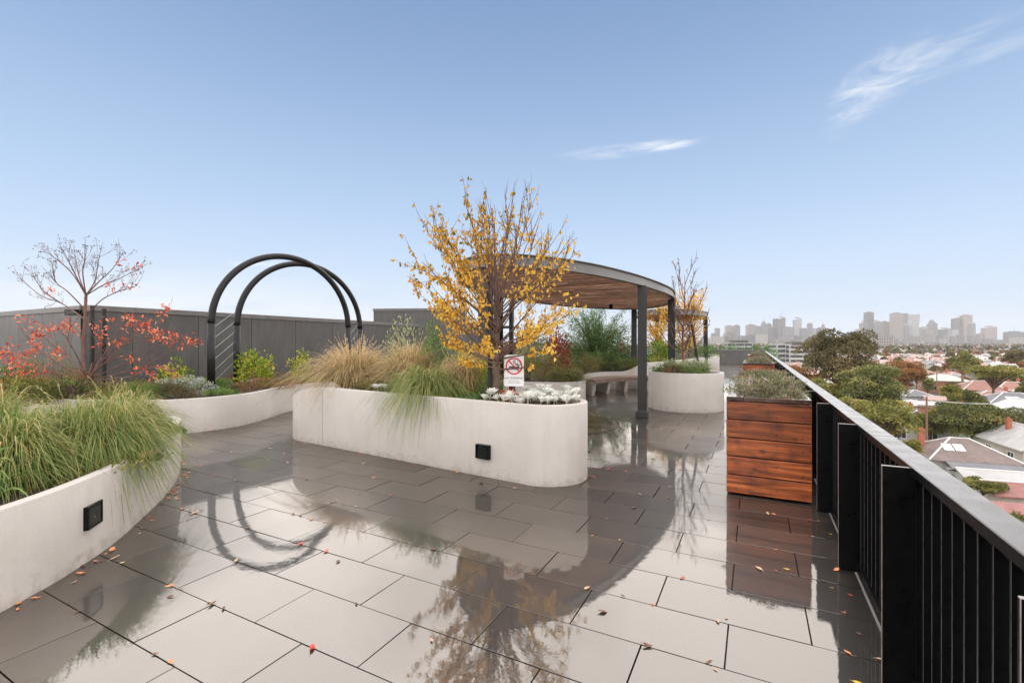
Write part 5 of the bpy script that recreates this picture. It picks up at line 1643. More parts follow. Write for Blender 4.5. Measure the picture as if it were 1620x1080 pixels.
RM = {
 'white_iron': roofmat('white_corrugated_roof', (0.36, 0.35, 0.335), (0.50, 0.49, 0.47), 0.3, 'X', 0.03, (0.35, 0.6)),
 'slate': roofmat('brown_slate_roof', (0.12, 0.088, 0.078), (0.23, 0.175, 0.155), 0.35, 'Z', 0.02),
 'terracotta': roofmat('terracotta_tile_roof', (0.25, 0.115, 0.085), (0.37, 0.19, 0.145), 0.35, 'Z', 0.04),
 'grey_tile': roofmat('grey_tile_roof', (0.13, 0.13, 0.14), (0.20, 0.20, 0.21), 0.35, 'Z', 0.04),
 'pale_green': roofmat('pale_green_roof', (0.37, 0.41, 0.35), (0.46, 0.50, 0.43), 0.3, 'X', 0.03),
 'rust': roofmat('rusty_red_iron_roof', (0.22, 0.085, 0.07), (0.38, 0.18, 0.155), 0.25, 'X', 0.03),
 'pink': roofmat('faded_pink_roof', (0.38, 0.24, 0.205), (0.46, 0.31, 0.27), 0.3, 'X', 0.03),
}
def wallm(name, c1, c2): return simple(name, c1, c2, 1.2, (0.6, 0.85), 0.1, 0.01, rnd=0.12)
WM = {'white': wallm('white_weatherboard', (0.44, 0.42, 0.39), (0.55, 0.53, 0.49)), 'cream': wallm('cream_render', (0.52, 0.46, 0.38), (0.62, 0.56, 0.47)),
      'brick': wallm('orange_brick_wall', (0.36, 0.15, 0.09), (0.48, 0.23, 0.15)), 'grey': wallm('grey_weatherboard', (0.34, 0.34, 0.33), (0.44, 0.43, 0.42))}
BRICKC = simple('chimney_brick', (0.34, 0.10, 0.06), (0.50, 0.17, 0.10), 6, (0.7, 0.9), 0.3, 0.02)
TRIM = simple('white_trim', (0.68, 0.66, 0.63), (0.76, 0.74, 0.71), 3, (0.5, 0.7))
PANE = simple('window_pane', (0.02, 0.024, 0.028), (0.05, 0.055, 0.06), 2, (0.05, 0.2))
DOORM = simple('house_door', (0.08, 0.05, 0.04), (0.14, 0.09, 0.07), 3, (0.4, 0.6))
def roof_q(kind, w_, dp, h, ov=0.45, th=0.16):
    X, Y = w_ / 2 + ov, dp / 2 + ov
    q = QM()
    if kind == 'hip':
        rl_ = max(w_ - dp, 0) / 2 + 0.15
        A = [(-X, -Y, 0), (X, -Y, 0), (X, Y, 0), (-X, Y, 0)]
        B = [(-rl_, 0, h), (rl_, 0, h)]
        q.ngon([A[0], A[1], B[1], B[0]]); q.ngon([A[2], A[3], B[0], B[1]])
        q.ngon([A[1], A[2], B[1]]); q.ngon([A[3], A[0], B[0]])
        for i in range(4):
            a_, b_ = A[i], A[(i + 1) % 4]
            q.ngon([(a_[0], a_[1], -th), (b_[0], b_[1], -th), b_, a_])
        q.ngon([(p[0], p[1], -th) for p in A][::-1])
    else:
        for sg in (-1, 1):
            q.ngon([(-X, sg * Y, 0), (X, sg * Y, 0), (X, 0, h), (-X, 0, h)][::-sg])
            q.ngon([(-X, sg * Y, -th), (X, sg * Y, -th), (X, sg * Y, 0), (-X, sg * Y, 0)][::-sg])
            q.ngon([(-X, sg * Y, -th), (X, sg * Y, -th), (X, 0, h - th), (-X, 0, h - th)][::sg])
        for sx in (-1, 1):
            q.ngon([(sx * X, -Y, -th), (sx * X, -Y, 0), (sx * X, 0, h), (sx * X, 0, h - th)][::-sx])
            q.ngon([(sx * X, Y, -th), (sx * X, Y, 0), (sx * X, 0, h), (sx * X, 0, h - th)][::sx])
    return q
def house(label, pos, w_, dp, wh, rh, rz, kind, rm, wm, chim=(), wins=True, sky=False, group=None, name='house', wing=None, ridge=True):
    t = thing(name, label, 'house', (pos[0], pos[1], GZ), rz, group)
    q = QM(); q.box((0, 0, wh / 2), (w_, dp, wh))
    if kind == 'gable':
        for sx in (-1, 1):
            q.ngon([(sx * w_ / 2, -dp / 2, wh), (sx * w_ / 2, dp / 2, wh), (sx * w_ / 2, 0, wh + rh * (dp / 2) / (dp / 2 + .45))][::sx])
    q.build('wall', WM[wm], t)
    rf = roof_q(kind, w_, dp, rh).build('roof', RM[rm], t); rf.location = (0, 0, wh)
    if ridge:
        rl_ = max(w_ - dp, 0) / 2 + 0.15 if kind == 'hip' else w_ / 2 + 0.45
        q = QM(); q.box((0, 0, rh + 0.02), (2 * rl_, 0.22, 0.10))
        if kind == 'hip':
            for sx in (-1, 1):
                for sy in (-1, 1):
                    q.tube([(sx * rl_, 0, rh + 0.02), (sx * (w_ / 2 + .45), sy * (dp / 2 + .45), 0.02)], 0.11, 4)
        q.build('ridge_capping', TRIM, rf)
    for (cx, cy) in chim:
        q = QM()
        slope = rh * (1 - min(1, abs(cy) / (dp / 2 + .45)))
        q.box((cx, cy, slope * 0.5 + 0.55), (0.62, 0.5, slope + 1.3)); q.box((cx, cy, slope + 1.2), (0.78, 0.66, 0.16)); q.box((cx, cy, slope + 1.4), (0.70, 0.58, 0.12))
        for k in (-0.18, 0.18):
            q.tube([(cx + k * .8, cy, slope + 1.42), (cx + k * .8, cy, slope + 1.72)], 0.10, 8)
        q.build('chimney', BRICKC, rf)
    if sky:
        for k in (0, 1.2):
            q = QM()
            cy = -dp / 4; cz = rh * (1 - abs(cy) / (dp / 2 + .45)) + 0.05; an = math.atan2(rh, dp / 2 + .45)
            q.box((sky[0] + k, cy, cz), (1.0, 1.3, 0.10), M=Matrix.Rotation(an, 3, 'X')); q.build('skylight', TRIM, rf)
    if wins:
        for side, ln in ((0, w_), (1, dp), (2, w_), (3, dp)):
            k = max(1, int(ln / 3.6))
            for i in range(k):
                u = -ln / 2 + ln * (i + 0.5) / k
                M_ = Matrix.Rotation(side * math.pi / 2, 3, 'Z')
                off = (dp if side % 2 == 0 else w_) / 2
                isdoor = side == 0 and i == k // 2 and k > 1
                ww, hh, zc = (1.0, 2.1, 1.05) if isdoor else (1.3, 1.4, min(1.7, wh - 1.0))
                q = QM()
                for cx, cz, sx, sz in ((0, hh / 2 + .05, ww + .24, .12), (0, -hh / 2 - .05, ww + .3, .12), (-ww / 2 - .05, 0, .12, hh), (ww / 2 + .05, 0, .12, hh), (0, 0, .06, hh)):
                    c = M_ @ Vector((u + cx, -off - 0.03, zc + cz)); q.box(c, (sx, .10, sz), rz=side * math.pi / 2)
                f = q.build('door_frame' if isdoor else 'window', TRIM, t)
                q = QM(); c = M_ @ Vector((u, -off - 0.01, zc)); q.box(c, (ww, .05, hh), rz=side * math.pi / 2)
                q.build('door' if isdoor else 'pane', DOORM if isdoor else PANE, f)
    if wing:
        wx, wy, ww, wd, whh, wrm = wing
        q = QM(); q.box((wx, wy, whh / 2), (ww, wd, whh)); q.build('lean_to_wall', WM[wm], t)
        q = QM(); q.ngon([(-ww / 2 - .2, -wd / 2 - .3, -.25), (ww / 2 + .2, -wd / 2 - .3, -.25), (ww / 2 + .2, wd / 2, .55), (-ww / 2 - .2, wd / 2, .55)])
        q.ngon([(-ww / 2 - .2, -wd / 2 - .3, -.37), (ww / 2 + .2, -wd / 2 - .3, -.37), (ww / 2 + .2, wd / 2, .43), (-ww / 2 - .2, wd / 2, .43)][::-1])
        q.ngon([(-ww / 2 - .2, -wd / 2 - .3, -.37), (ww / 2 + .2, -wd / 2 - .3, -.37), (ww / 2 + .2, -wd / 2 - .3, -.25), (-ww / 2 - .2, -wd / 2 - .3, -.25)])
        o = q.build('lean_to_roof', RM[wrm], t); o.location = (wx, wy, whh + .25)
    return t
HP = []
def H(label, px, d, *a, **k):
    p = D(px, d); HP.append((p[0], p[1], max(a[0], a[1]) * 0.75)); return house(label, p, *a, **k)
H('white house with brown slate hip roof and brick chimney below the balustrade', 1517, 62, 8.8, 7.2, 2.7, 2.3, R(8), 'hip', 'slate', 'white', chim=((-3.6, 1.2),), sky=(-2.0, 0), wing=(0.5, -4.7, 7.0, 2.2, 2.0, 'grey_tile'))
H('low white annexe with pale roof in front of the slate-roofed house', 1572, 55.5, 6.4, 3.2, 1.8, 0.7, R(8), 'gable', 'white_iron', 'white', wins=False)
H('white iron-roofed cottage with two red brick chimneys at the right edge', 1640, 66, 10.5, 8.0, 3.2, 2.4, R(96), 'gable', 'white_iron', 'cream', chim=((-1.5, 1.6), (3.4, 1.4)))
H('long shed with faded red iron roof at the right edge', 1622, 50.5, 7.0, 4.2, 1.5, 1.0, R(10), 'gable', 'rust', 'cream', wins=False)
H('dilapidated lean-to shed below the red iron roof', 1622, 46.0, 4.5, 2.6, 1.2, 0.6, R(10), 'gable', 'rust', 'grey', ridge=False, wins=False)
H('white gabled cottage with a tall red chimney behind the balustrade', 1440, 84, 6.5, 8.5, 3.6, 2.3, R(92), 'gable', 'white_iron', 'white', chim=((-2.2, 0.6),))
H('orange brick bungalow with flat white roof', 1455, 112, 9.5, 7.0, 3.0, 0.9, R(4), 'hip', 'white_iron', 'brick')
H('orange brick house with pale green hip roof', 1491, 168, 11.5, 9.0, 4.4, 2.0, R(3), 'hip', 'pale_green', 'brick')
H('small grey weatherboard house between the trees', 1447, 128, 6.0, 7.0, 3.4, 1.4, R(5), 'hip', 'grey_tile', 'grey')
H('little white house with pink roof edge', 1482, 122, 5.0, 4.5, 3.0, 0.8, R(5), 'gable', 'pink', 'white')
H('grey tiled house with skylights at the right edge', 1600, 104, 12.0, 9.5, 4.2, 2.4, R(6), 'hip', 'grey_tile', 'white', sky=(-1.5, 0))
H('two storey brick house with pale roof at the right edge', 1627, 82, 9.0, 8.0, 5.4, 2.2, R(94), 'gable', 'white_iron', 'brick')
H('red tiled house far right beyond the flat-topped tree', 1612, 215, 14.0, 10.0, 3.4, 2.8, R(4), 'hip', 'terracotta', 'brick')
H('house with broad white gable roof left of the red tiled house', 1571, 235, 11.0, 9.0, 3.6, 2.4, R(4), 'gable', 'white_iron', 'white')
H('white-roofed hall under the big gum tree', 1300, 150, 14.0, 9.0, 4.0, 1.4, R(2), 'gable', 'white_iron', 'white')

# ---- trees of the suburb
GUM = leafmat('gum_foliage', [(0.0, (0.060, 0.054, 0.021)), (0.5, (0.143, 0.120, 0.048)), (1.0, (0.285, 0.217, 0.098))], 0.2, 0.6, 0.06)
GRN = leafmat('green_foliage', [(0.0, (0.064, 0.080, 0.026)), (0.5, (0.178, 0.186, 0.056)), (1.0, (0.410, 0.360, 0.120))], 0.2, 0.6, 0.10)
LGRN = leafmat('light_green_foliage', [(0.0, (0.093, 0.108, 0.026)), (0.5, (0.227, 0.225, 0.056)), (1.0, (0.454, 0.375, 0.116))], 0.2, 0.6, 0.10)
ORNG = leafmat('orange_foliage', [(0.0, (0.135, 0.068, 0.027)), (0.5, (0.297, 0.149, 0.054)), (1.0, (0.486, 0.257, 0.095))], 0.2, 0.6, 0.10)
def crown_tree(name, label, pos, height, rx, rz_, n, leaf, mat, seed, cat='tree', bole=0.35, lobes=14, group=None, flat=0.0):
    """broad tree: tapered trunk and limbs to each lobe, leaf sprays clustered in lobes"""
    g = np.random.default_rng(seed)
    t = thing(name, label, cat, (pos[0], pos[1], GZ), g.uniform(0, 6.28), group)
    cz = height - rz_
    lobes = int(lobes * 1.9)
    lob = unit(rv(g, lobes)) * g.uniform(0.40, 0.86, (lobes, 1))
    lob[:, 2] = lob[:, 2] * (0.9 - flat) + (0.25 if flat else 0.08)
    lr = g.uniform(0.17, 0.34, lobes)
    wh_ = g.choice(lobes, n, p=lr ** 2 / np.sum(lr ** 2))
    dirs = unit(rv(g, n)); dirs[:, 2] = np.where(dirs[:, 2] < -0.1, -dirs[:, 2], dirs[:, 2])
    rad = lr[wh_] * g.uniform(0.72, 1.05, n) ** 0.6
    P = lob[wh_] + dirs * rad[:, None]
    P = P * np.array((rx, rx, rz_)) + np.array((0, 0, cz))
    T = unit(dirs * 0.5 + rv(g, n, 0.8) + np.array((0, 0, 0.1)))
    v = np.clip(0.5 + 0.28 * (g.uniform(-1, 1, lobes))[wh_] + g.normal(0, 0.18, n), 0, 1)
    q = QM(); q.leaves(P, T, dirs + rv(g, n, 0.4), leaf * g.uniform(.6, 1.4, n), leaf * 0.62 * g.uniform(.7, 1.3, n), v, 0.2)
    qt = QM()
    qt.tube([(0, 0, -0.2), (g.normal(0, .1), g.normal(0, .1), height * bole), (0, 0, height * (bole + .25))], [height * .028, height * .02, height * .012], 8)
    for i in range(lobes):
        e = lob[i] * np.array((rx, rx, rz_)) * 0.9 + np.array((0, 0, cz))
        m0 = np.array((e[0] * .35, e[1] * .35, height * bole + (e[2] - height * bole) * .5))
        qt.tube([(0, 0, height * bole), m0, e], [height * .013, height * .009, height * .003], 5)
    qt.build('trunk', TANBARK if 'gum' in name else BARK, t)
    q.build('crown', mat, t, attr=True)
    return t
TP = []
def T(name, label, px, d, top_py, width_px, n, leaf, mat, seed, rzr=0.8, **k):
    p = D(px, d); rx = width_px / 738 * d / 2; top = ZH(top_py, d) - GZ
    TP.append((p[0], p[1], rx * 0.8))
    return crown_tree(name, label, p, top, rx * 1.08, min(rx * rzr, top * 0.46), n, leaf, mat, seed, **k)
T('gum_tree', 'big brown-green gum tree rising against the skyline', 1333, 92, 517, 118, 15000, 0.42, GUM, 501, 0.95, lobes=26, bole=0.34)
T('leafy_tree', 'large round green tree below the big gum', 1375, 70, 574, 104, 14000, 0.34, GRN, 502, 0.92, lobes=24)
T('leafy_tree', 'light green tree crowded against the balustrade below the round tree', 1392, 50, 634, 92, 11000, 0.26, LGRN, 503, 0.85, lobes=22)
T('leafy_tree', 'yellow-green tree left of the light green one', 1345, 58, 628, 60, 6000, 0.26, LGRN, 504, 0.8, lobes=16)
T('autumn_tree', 'orange-brown autumn tree right of the big gum', 1431, 150, 571, 54, 6000, 0.50, ORNG, 505, 0.9, lobes=16)
T('leafy_tree', 'broad dark green tree spreading behind the slate-roofed house', 1537, 76, 634, 128, 15000, 0.34, GRN, 506, 0.62, lobes=28)
T('leafy_tree', 'olive tree beside the white gabled cottage', 1470, 78, 650, 40, 4500, 0.30, LGRN, 507, 1.2, lobes=12)
T('pine_tree', 'flat-topped yellow-green tree right of centre among the houses', 1572, 112, 573, 78, 7000, 0.40, LGRN, 508, 0.55, lobes=16, flat=0.35, bole=0.5)
T('gum_tree', 'dark gum left of the flat-topped tree', 1523, 150, 556, 40, 4500, 0.50, GRN, 509, 1.0, lobes=12, bole=0.5)
T('leafy_tree', 'small yellow-green tree behind the pink-edged roof', 1508, 92, 610, 34, 3500, 0.34, LGRN, 510, 0.9, lobes=12)
T('leafy_tree', 'dark small tree right of the yellow-green one', 1541, 100, 618, 36, 3500, 0.34, GRN, 511, 0.9, lobes=12)
T('autumn_tree', 'orange and green tree seen over the far balustrade cap', 1262, 95, 578, 70, 6000, 0.36, ORNG, 512, 0.7, lobes=16)
T('leafy_tree', 'green tree seen over the middle of the balustrade cap', 1305, 74, 600, 62, 6000, 0.32, LGRN, 513, 0.8, lobes=16)
T('leafy_tree', 'low round bush beside the slate-roofed house', 1443, 56, 695, 26, 2600, 0.22, LGRN, 514, 1.0, lobes=10)
T('leafy_tree', 'overgrown green bush between the annexe and the red shed', 1556, 51, 757, 54, 3500, 0.22, LGRN, 515, 0.4, lobes=12)
T('leafy_tree', 'scrubby bush in front of the ruined shed at the right edge', 1596, 45.5, 808, 60, 3000, 0.20, LGRN, 517, 0.5, lobes=12)
T('leafy_tree', 'low bush at the foot of the slate-roofed house wall', 1500, 58, 752, 46, 2600, 0.20, GRN, 518, 0.4, lobes=12)
T('gum_tree', 'grey-green gum on the far right above the rooftops', 1604, 260, 553, 34, 3500, 0.7, GUM, 516, 0.8, lobes=12)

# ---- houses and trees farther off: prototypes copied one by one
gh = np.random.default_rng(900)
proto = []
specs = [('white_iron', 'white', 'gable', 'white'), ('white_iron', 'brick', 'hip', 'white'), ('terracotta', 'brick', 'hip', 'red tiled'), ('terracotta', 'white', 'hip', 'red tiled'), ('grey_tile', 'cream', 'hip', 'grey tiled'), ('pink', 'white', 'gable', 'faded pink'), ('white_iron', 'cream', 'hip', 'white'), ('grey_tile', 'white', 'gable', 'grey tiled')]
for i, (rm_, wm_, kd, word) in enumerate(specs):
    w_ = gh.uniform(9, 13); dp = gh.uniform(8, 10)
    p = house('x', (0, 0), w_, dp, gh.uniform(3.0, 3.6), gh.uniform(1.9, 2.8), 0, kd, rm_, wm_, chim=((2.2, 1.0),) if i % 2 == 0 else (), wins=True)
    proto.append((p, word))
used = set()
def far_house(x, y, i):
    p, word = proto[i]
    o = p if i not in used else copy_tree(p)
    used.add(i)
    o.location = (x, y, GZ); o.rotation_euler = (0, 0, gh.choice([0, math.pi / 2]) + gh.normal(0.05, 0.05))
    s_ = gh.uniform(0.85, 1.2); o.scale = (s_, gh.uniform(0.85, 1.15), gh.uniform(0.9, 1.25))
    tag(o, f'small distant house with {word} roof among the trees beyond the balustrade', 'house', f'distant houses with {word} roofs')
spots = []
for iy in range(0, 60):
    for ix in range(-20, 60):
        x = ix * 15.5 + gh.normal(0, 1.2) + 10; y = iy * 17.5 + gh.normal(0, 1.5) + 30
        if ix % 5 == 0: continue                          # side streets
        px, d = pxd(x, y)
        if not (75 < d < 720 and 1225 < px < 1700): continue
        if d < 130 and px < 1400: continue
        if any((x - a_) ** 2 + (y - b_) ** 2 < (r_ + 7.5) ** 2 for a_, b_, r_ in HP): continue
        if any((x - a_) ** 2 + (y - b_) ** 2 < (r_ * .7 + 4) ** 2 for a_, b_, r_ in TP): continue
        spots.append((d, x, y))
spots.sort()
HN = []
for d, x, y in spots[:270]:
    if gh.uniform() < 0.10: continue
    far_house(x, y, int(gh.integers(0, len(proto)))); HN.append((x, y))
for i, (p, w_) in enumerate(proto):
    if i not in used:
        p.location = (gh.uniform(300, 330), 400 + 20 * i, GZ)
tproto = []
for i, (mt, word, nm) in enumerate(((GRN, 'green', 'leafy_tree'), (LGRN, 'yellow-green', 'leafy_tree'), (GUM, 'brown-green gum', 'gum_tree'), (ORNG, 'orange autumn', 'autumn_tree'), (GRN, 'dark green', 'leafy_tree'), (GUM, 'olive gum', 'gum_tree'))):
    tproto.append((crown_tree(nm, 'x', (0, 0), 9.0, 4.0 if i != 4 else 2.6, 3.2 if i != 4 else 4.0, 1500, 0.62, mt, 950 + i, lobes=11), word))
usedt = set(); nt_ = 0; tries = 0
while nt_ < 270 and tries < 20000:
    tries += 1
    d = math.sqrt(gh.uniform(85 ** 2, 760 ** 2)) if nt_ > 26 else gh.uniform(95, 260); px = gh.uniform(1215, 1700) if nt_ > 26 else gh.uniform(1400, 1680)
    x, y = D(px, d)
    if d < 125 and (px < 1410 or px > 1560): continue
    if any((x - a_) ** 2 + (y - b_) ** 2 < (r_ * .8 + 3.0) ** 2 for a_, b_, r_ in HP): continue
    if any((x - a_) ** 2 + (y - b_) ** 2 < 6.6 ** 2 for a_, b_ in HN): continue
    i = int(gh.choice(6, p=[.28, .17, .22, .07, .15, .11]))
    p, word = tproto[i]
    o = p if i not in usedt else copy_tree(p)
    usedt.add(i)
    s_ = gh.uniform(0.45, 1.0)
    o.location = (x, y, GZ); o.rotation_euler = (0, 0, gh.uniform(0, 6.28)); o.scale = (s_, s_, s_ * gh.uniform(.85, 1.2))
    tag(o, f'small distant {word} tree between the houses beyond the balustrade', 'tree', f'distant {word} trees')
    nt_ += 1

# ---- everything beyond: roofs and tree masses too small to tell apart
far_roof = leafmat('distant_roofs', [(0.0, (0.16, 0.15, 0.15)), (0.3, (0.30, 0.28, 0.27)), (0.55, (0.42, 0.25, 0.20)), (0.75, (0.50, 0.46, 0.43)), (1.0, (0.60, 0.58, 0.56))], 0.0, 0.7)
q = QM(); g = np.random.default_rng(77)
for i in range(7600):
    d = 720 * (4600 / 720) ** g.uniform(0, 1); px = g.uniform(1060, 1720)
    x, y = D(px, d); w_ = g.uniform(7, 16) * (1 + d / 5000); h_ = g.uniform(3.5, 6.5) * (1 + (d / 3000) * g.uniform(0, 1.4))
    c = (x, y, GZ + h_ / 2)
    q.box(c, (w_, g.uniform(7, 14), h_), v=g.uniform(0, 1))
tag(q.build('distant_suburb', far_roof, attr=True), 'hazy mass of distant suburban roofs reaching to the city', 'suburb', kind='stuff')
q = QM()
n = 12000
d = 700 * (4700 / 700) ** g.uniform(0, 1, n); px = g.uniform(1060, 1720, n)
t_ = (px - 810) / 738
C = np.column_stack([d * (-SN + t_ * CS), d * (CS + t_ * SN), GZ + g.uniform(1.0, 6.0, n) * (1 + d / 5000)])
T_ = unit(rv(g, n) * np.array((1, 1, .5)))
q.leaves(C, T_, rv(g, n), 7.5 * (1 + d / 3500), 5.5 * (1 + d / 3500), g.uniform(0, 1, n), 0.3)
n2 = n
tag(q.build('distant_treetops', leafmat('distant_trees', [(0, (0.035, 0.042, 0.018)), (0.5, (0.075, 0.075, 0.035)), (0.8, (0.12, 0.09, 0.045)), (1, (0.20, 0.12, 0.06))], 0.1, 0.7), attr=True), 'hazy mass of distant treetops between the roofs', 'trees', kind='stuff')

# ---- mid-distance apartment blocks
def block(label, px, d, w_, h_, dp, floors, wm1, dark_top=True, rz=0.0):
    p = D(px, d)
    t = thing('apartment_block', label, 'building', (p[0], p[1], GZ), rz)
    q = QM(); q.box((0, 0, h_ / 2), (w_ * .96, dp, h_)); q.build('core', simple('dark_glazing', (0.07, 0.075, 0.085), (0.15, 0.15, 0.16), 0.6, (0.2, 0.5)), t)
    fh = h_ / floors
    for i in range(floors):
        q = QM(); q.box((0, 0, fh * i + 0.6), (w_, dp + 2.2, 1.2)); q.build('balcony_band', WM[wm1], t)
    k = max(2, int(w_ / 6))
    for i in range(k + 1):
        q = QM(); q.box((-w_ / 2 + i * w_ / k, -dp / 2 - .5, h_ / 2), (0.5, 1.1, h_)); q.build('fin_wall', WM[wm1], t)
    if dark_top:
        q = QM(); q.box((0, 0, h_ + 1.4), (w_ * .7, dp * .8, 2.8)); q.build('roof_storey', WALLP, t)
    q = QM(); q.box((0, 0, h_ + 0.15), (w_ + .6, dp + 2.6, 0.3)); q.build('roof_slab', TRIM, t)
block('white balconied apartment block left of the big gum', 1262, 330, 17, 15.8, 14, 5, 'white', True, R(20))
block('grey apartment block beside the white balconied one', 1236, 335, 11, 16.5, 14, 5, 'grey', False, R(18))
block('low dark building at the end of the terrace view', 1168, 420, 20, 17.5, 14, 5, 'grey', True, R(12))
block('pale wide low building right of the big gum, at the foot of the towers', 1393, 1500, 52, 34, 40, 7, 'cream', False, R(12))

# ---- the city skyline
def towermat(name, c1, c2, sx, sz):
    m, t, b = new_mat(name)
    tcn = nn(t, 'ShaderNodeTexCoord')
    mp = nn(t, 'ShaderNodeMapping'); mp.inputs['Rotation'].default_value = (R(90), 0, 0)
    br = nn(t, 'ShaderNodeTexBrick'); br.offset = 0.0
    br.inputs['Scale'].default_value = 1.0
    br.inputs['Mortar Size'].default_value = 0.9
    br.inputs['Brick Width'].default_value = sx
    br.inputs['Row Height'].default_value = sz
    br.inputs['Color1'].default_value = (*c1, 1); br.inputs['Color2'].default_value = (*(x * 1.15 for x in c1), 1); br.inputs['Mortar'].default_value = (*c2, 1)
    t.links.new(tcn.outputs['Object'], mp.inputs[0]); t.links.new(mp.outputs[0], br.inputs[0])
    t.links.new(br.outputs[0], b.inputs['Base Color'])
    b.inputs['Roughness'].default_value = 0.5
    return m
TM = [towermat('tower_grey', (0.07, 0.075, 0.085), (0.17, 0.17, 0.175), 6, 3.6), towermat('tower_dark', (0.04, 0.043, 0.05), (0.09, 0.09, 0.095), 4, 3.6), towermat('tower_warm', (0.11, 0.09, 0.082), (0.24, 0.20, 0.185), 5, 3.6), towermat('tower_pale', (0.14, 0.145, 0.15), (0.32, 0.32, 0.32), 5, 3.6)]
def tower(desc, xl, xr, ytop, d, mt, shape='box', extra=None):
    px = (xl + xr) / 2; p = D(px, d)
    w_ = (xr - xl) / 738 * d; h_ = ZH(ytop, d) - GZ
    t = thing('tower', desc, 'skyscraper', (p[0], p[1], GZ), YAW - math.atan((px - 810) / 738) * 0 + R(0), 'city skyline towers')
    dp = min(w_, 45)
    q = QM()
    if shape == 'box':
        q.box((0, 0, h_ / 2), (w_, dp, h_))
    elif shape == 'step':
        q.box((0, 0, h_ * .41), (w_, dp, h_ * .82)); q.box((0, 0, h_ * .87), (w_ * .72, dp * .72, h_ * .12)); q.box((0, 0, h_ * .96), (w_ * .42, dp * .42, h_ * .08))
    elif shape == 'round':
        k = 20; an = np.linspace(0, 2 * math.pi, k, endpoint=False)
        zs = [0, h_ * .9, h_ * .95, h_ * .985, h_]; rs = [1, 1, .93, .72, .3]
        V = [(w_ / 2 * r_ * math.cos(a_), dp / 2 * r_ * math.sin(a_), z) for z, r_ in zip(zs, rs) for a_ in an]
        q.add(V, [(j * k + i, j * k + (i + 1) % k, (j + 1) * k + (i + 1) % k, (j + 1) * k + i) for j in range(4) for i in range(k)])
        q.ngon([(w_ / 2 * .3 * math.cos(a_), dp / 2 * .3 * math.sin(a_), h_) for a_ in an])
    elif shape == 'curvy':
        zs = np.linspace(0, h_, 22); V = []
        for z in zs:
            o_ = math.sin(z / h_ * 7.5) * w_ * .05; f = 1 + .07 * math.sin(z / h_ * 7.5 + 1.2)
            V += [(-w_ / 2 * f + o_, -dp / 2, z), (w_ / 2 * f + o_, -dp / 2, z), (w_ / 2 * f + o_, dp / 2, z), (-w_ / 2 * f + o_, dp / 2, z)]
        q.add(V, [(j * 4 + i, j * 4 + (i + 1) % 4, (j + 1) * 4 + (i + 1) % 4, (j + 1) * 4 + i) for j in range(21) for i in range(4)]); q.ngon(V[-4:])
    elif shape == 'slant':
        V = [(-w_ / 2, -dp / 2, 0), (w_ / 2, -dp / 2, 0), (w_ / 2, dp / 2, 0), (-w_ / 2, dp / 2, 0), (-w_ / 2, -dp / 2, h_ * .93), (w_ / 2, -dp / 2, h_), (w_ / 2, dp / 2, h_), (-w_ / 2, dp / 2, h_ * .93)]
        q.add(V, [(0, 3, 2, 1), (4, 5, 6, 7), (0, 1, 5, 4), (1, 2, 6, 5), (2, 3, 7, 6), (3, 0, 4, 7)])
    q.build('shaft', TM[mt], t)
    if shape in ('box', 'slant') and w_ > 40:
        q = QM(); q.box((0, 0, h_ + 3), (w_ * .5, dp * .5, 8)); q.build('plant_room', TM[1], t)
    if extra == 'mast':
        q = QM(); q.tube([(0, 0, h_ - 2), (0, 0, h_ + 45)], [2.0, 0.8], 5); q.build('mast', TM[1], t)
    if extra == 'crane':
        q = QM(); q.tube([(0, 0, h_), (0, 0, h_ + 22)], 1.6, 5); q.tube([(-10, 0, h_ + 20), (22, 0, h_ + 62)], 1.4, 5); q.build('crane', TM[1], t)
tw = [(1126, 1131.6, 527, 0, 'box'), (1131.6, 1137.7, 519, 0, 'box'), (1146, 1159.5, 527, 2, 'box'), (1147.8, 1158.6, 515.5, 2, 'box'), (1161, 1169, 515, 0, 'box'), (1181, 1195, 514, 2, 'box', 'mast'), (1195, 1204, 517, 0, 'box'), (1204, 1212.6, 508.5, 0, 'step', 'mast'), (1212, 1221, 511, 1, 'step'), (1224, 1230, 504, 1, 'box'), (1231, 1240.6, 502, 1, 'slant', 'crane'), (1240.6, 1253.5, 518, 0, 'box'), (1256, 1266, 503, 3, 'slant'), (1267, 1276.6, 520, 0, 'box'), (1277, 1285.4, 510.4, 0, 'round'), (1285, 1293, 521, 3, 'box'), (1293, 1300, 519, 0, 'box'), (1300, 1304.7, 512, 0, 'step'),
      (1355.5, 1362.5, 520, 3, 'box'), (1361.6, 1369.4, 508.5, 0, 'slant'), (1369, 1379.7, 494.3, 1, 'box'), (1379.7, 1389.6, 507.6, 0, 'slant'), (1384.6, 1395, 524, 3, 'box'), (1394.6, 1404, 509, 2, 'box'), (1404, 1410, 513, 0, 'box'), (1410.3, 1425.9, 495.5, 2, 'box'), (1425.9, 1436, 496.4, 1, 'box'), (1427, 1439, 512.5, 0, 'round'), (1439.7, 1451.5, 497.3, 3, 'curvy'), (1456.6, 1465.8, 518, 3, 'box'), (1461.8, 1478, 521, 2, 'box'), (1468.7, 1478.8, 506, 0, 'step'), (1478.8, 1482, 511, 0, 'box'), (1485, 1503, 519.4, 1, 'slant'), (1503, 1513, 521.5, 3, 'box'), (1507.6, 1521, 504, 1, 'box', 'mast'), (1521, 1535, 498.7, 2, 'box'), (1531, 1542.7, 509.7, 0, 'round'), (1554.8, 1574, 516.6, 2, 'slant'), (1591, 1618, 525, 1, 'box', 'mast'), (1547, 1555, 528, 2, 'box')]
FORM = {'box': 'square-topped', 'step': 'step-topped', 'round': 'round-topped', 'curvy': 'wavy-sided', 'slant': 'slant-topped'}
TONE = ['grey', 'dark', 'brownish', 'pale']
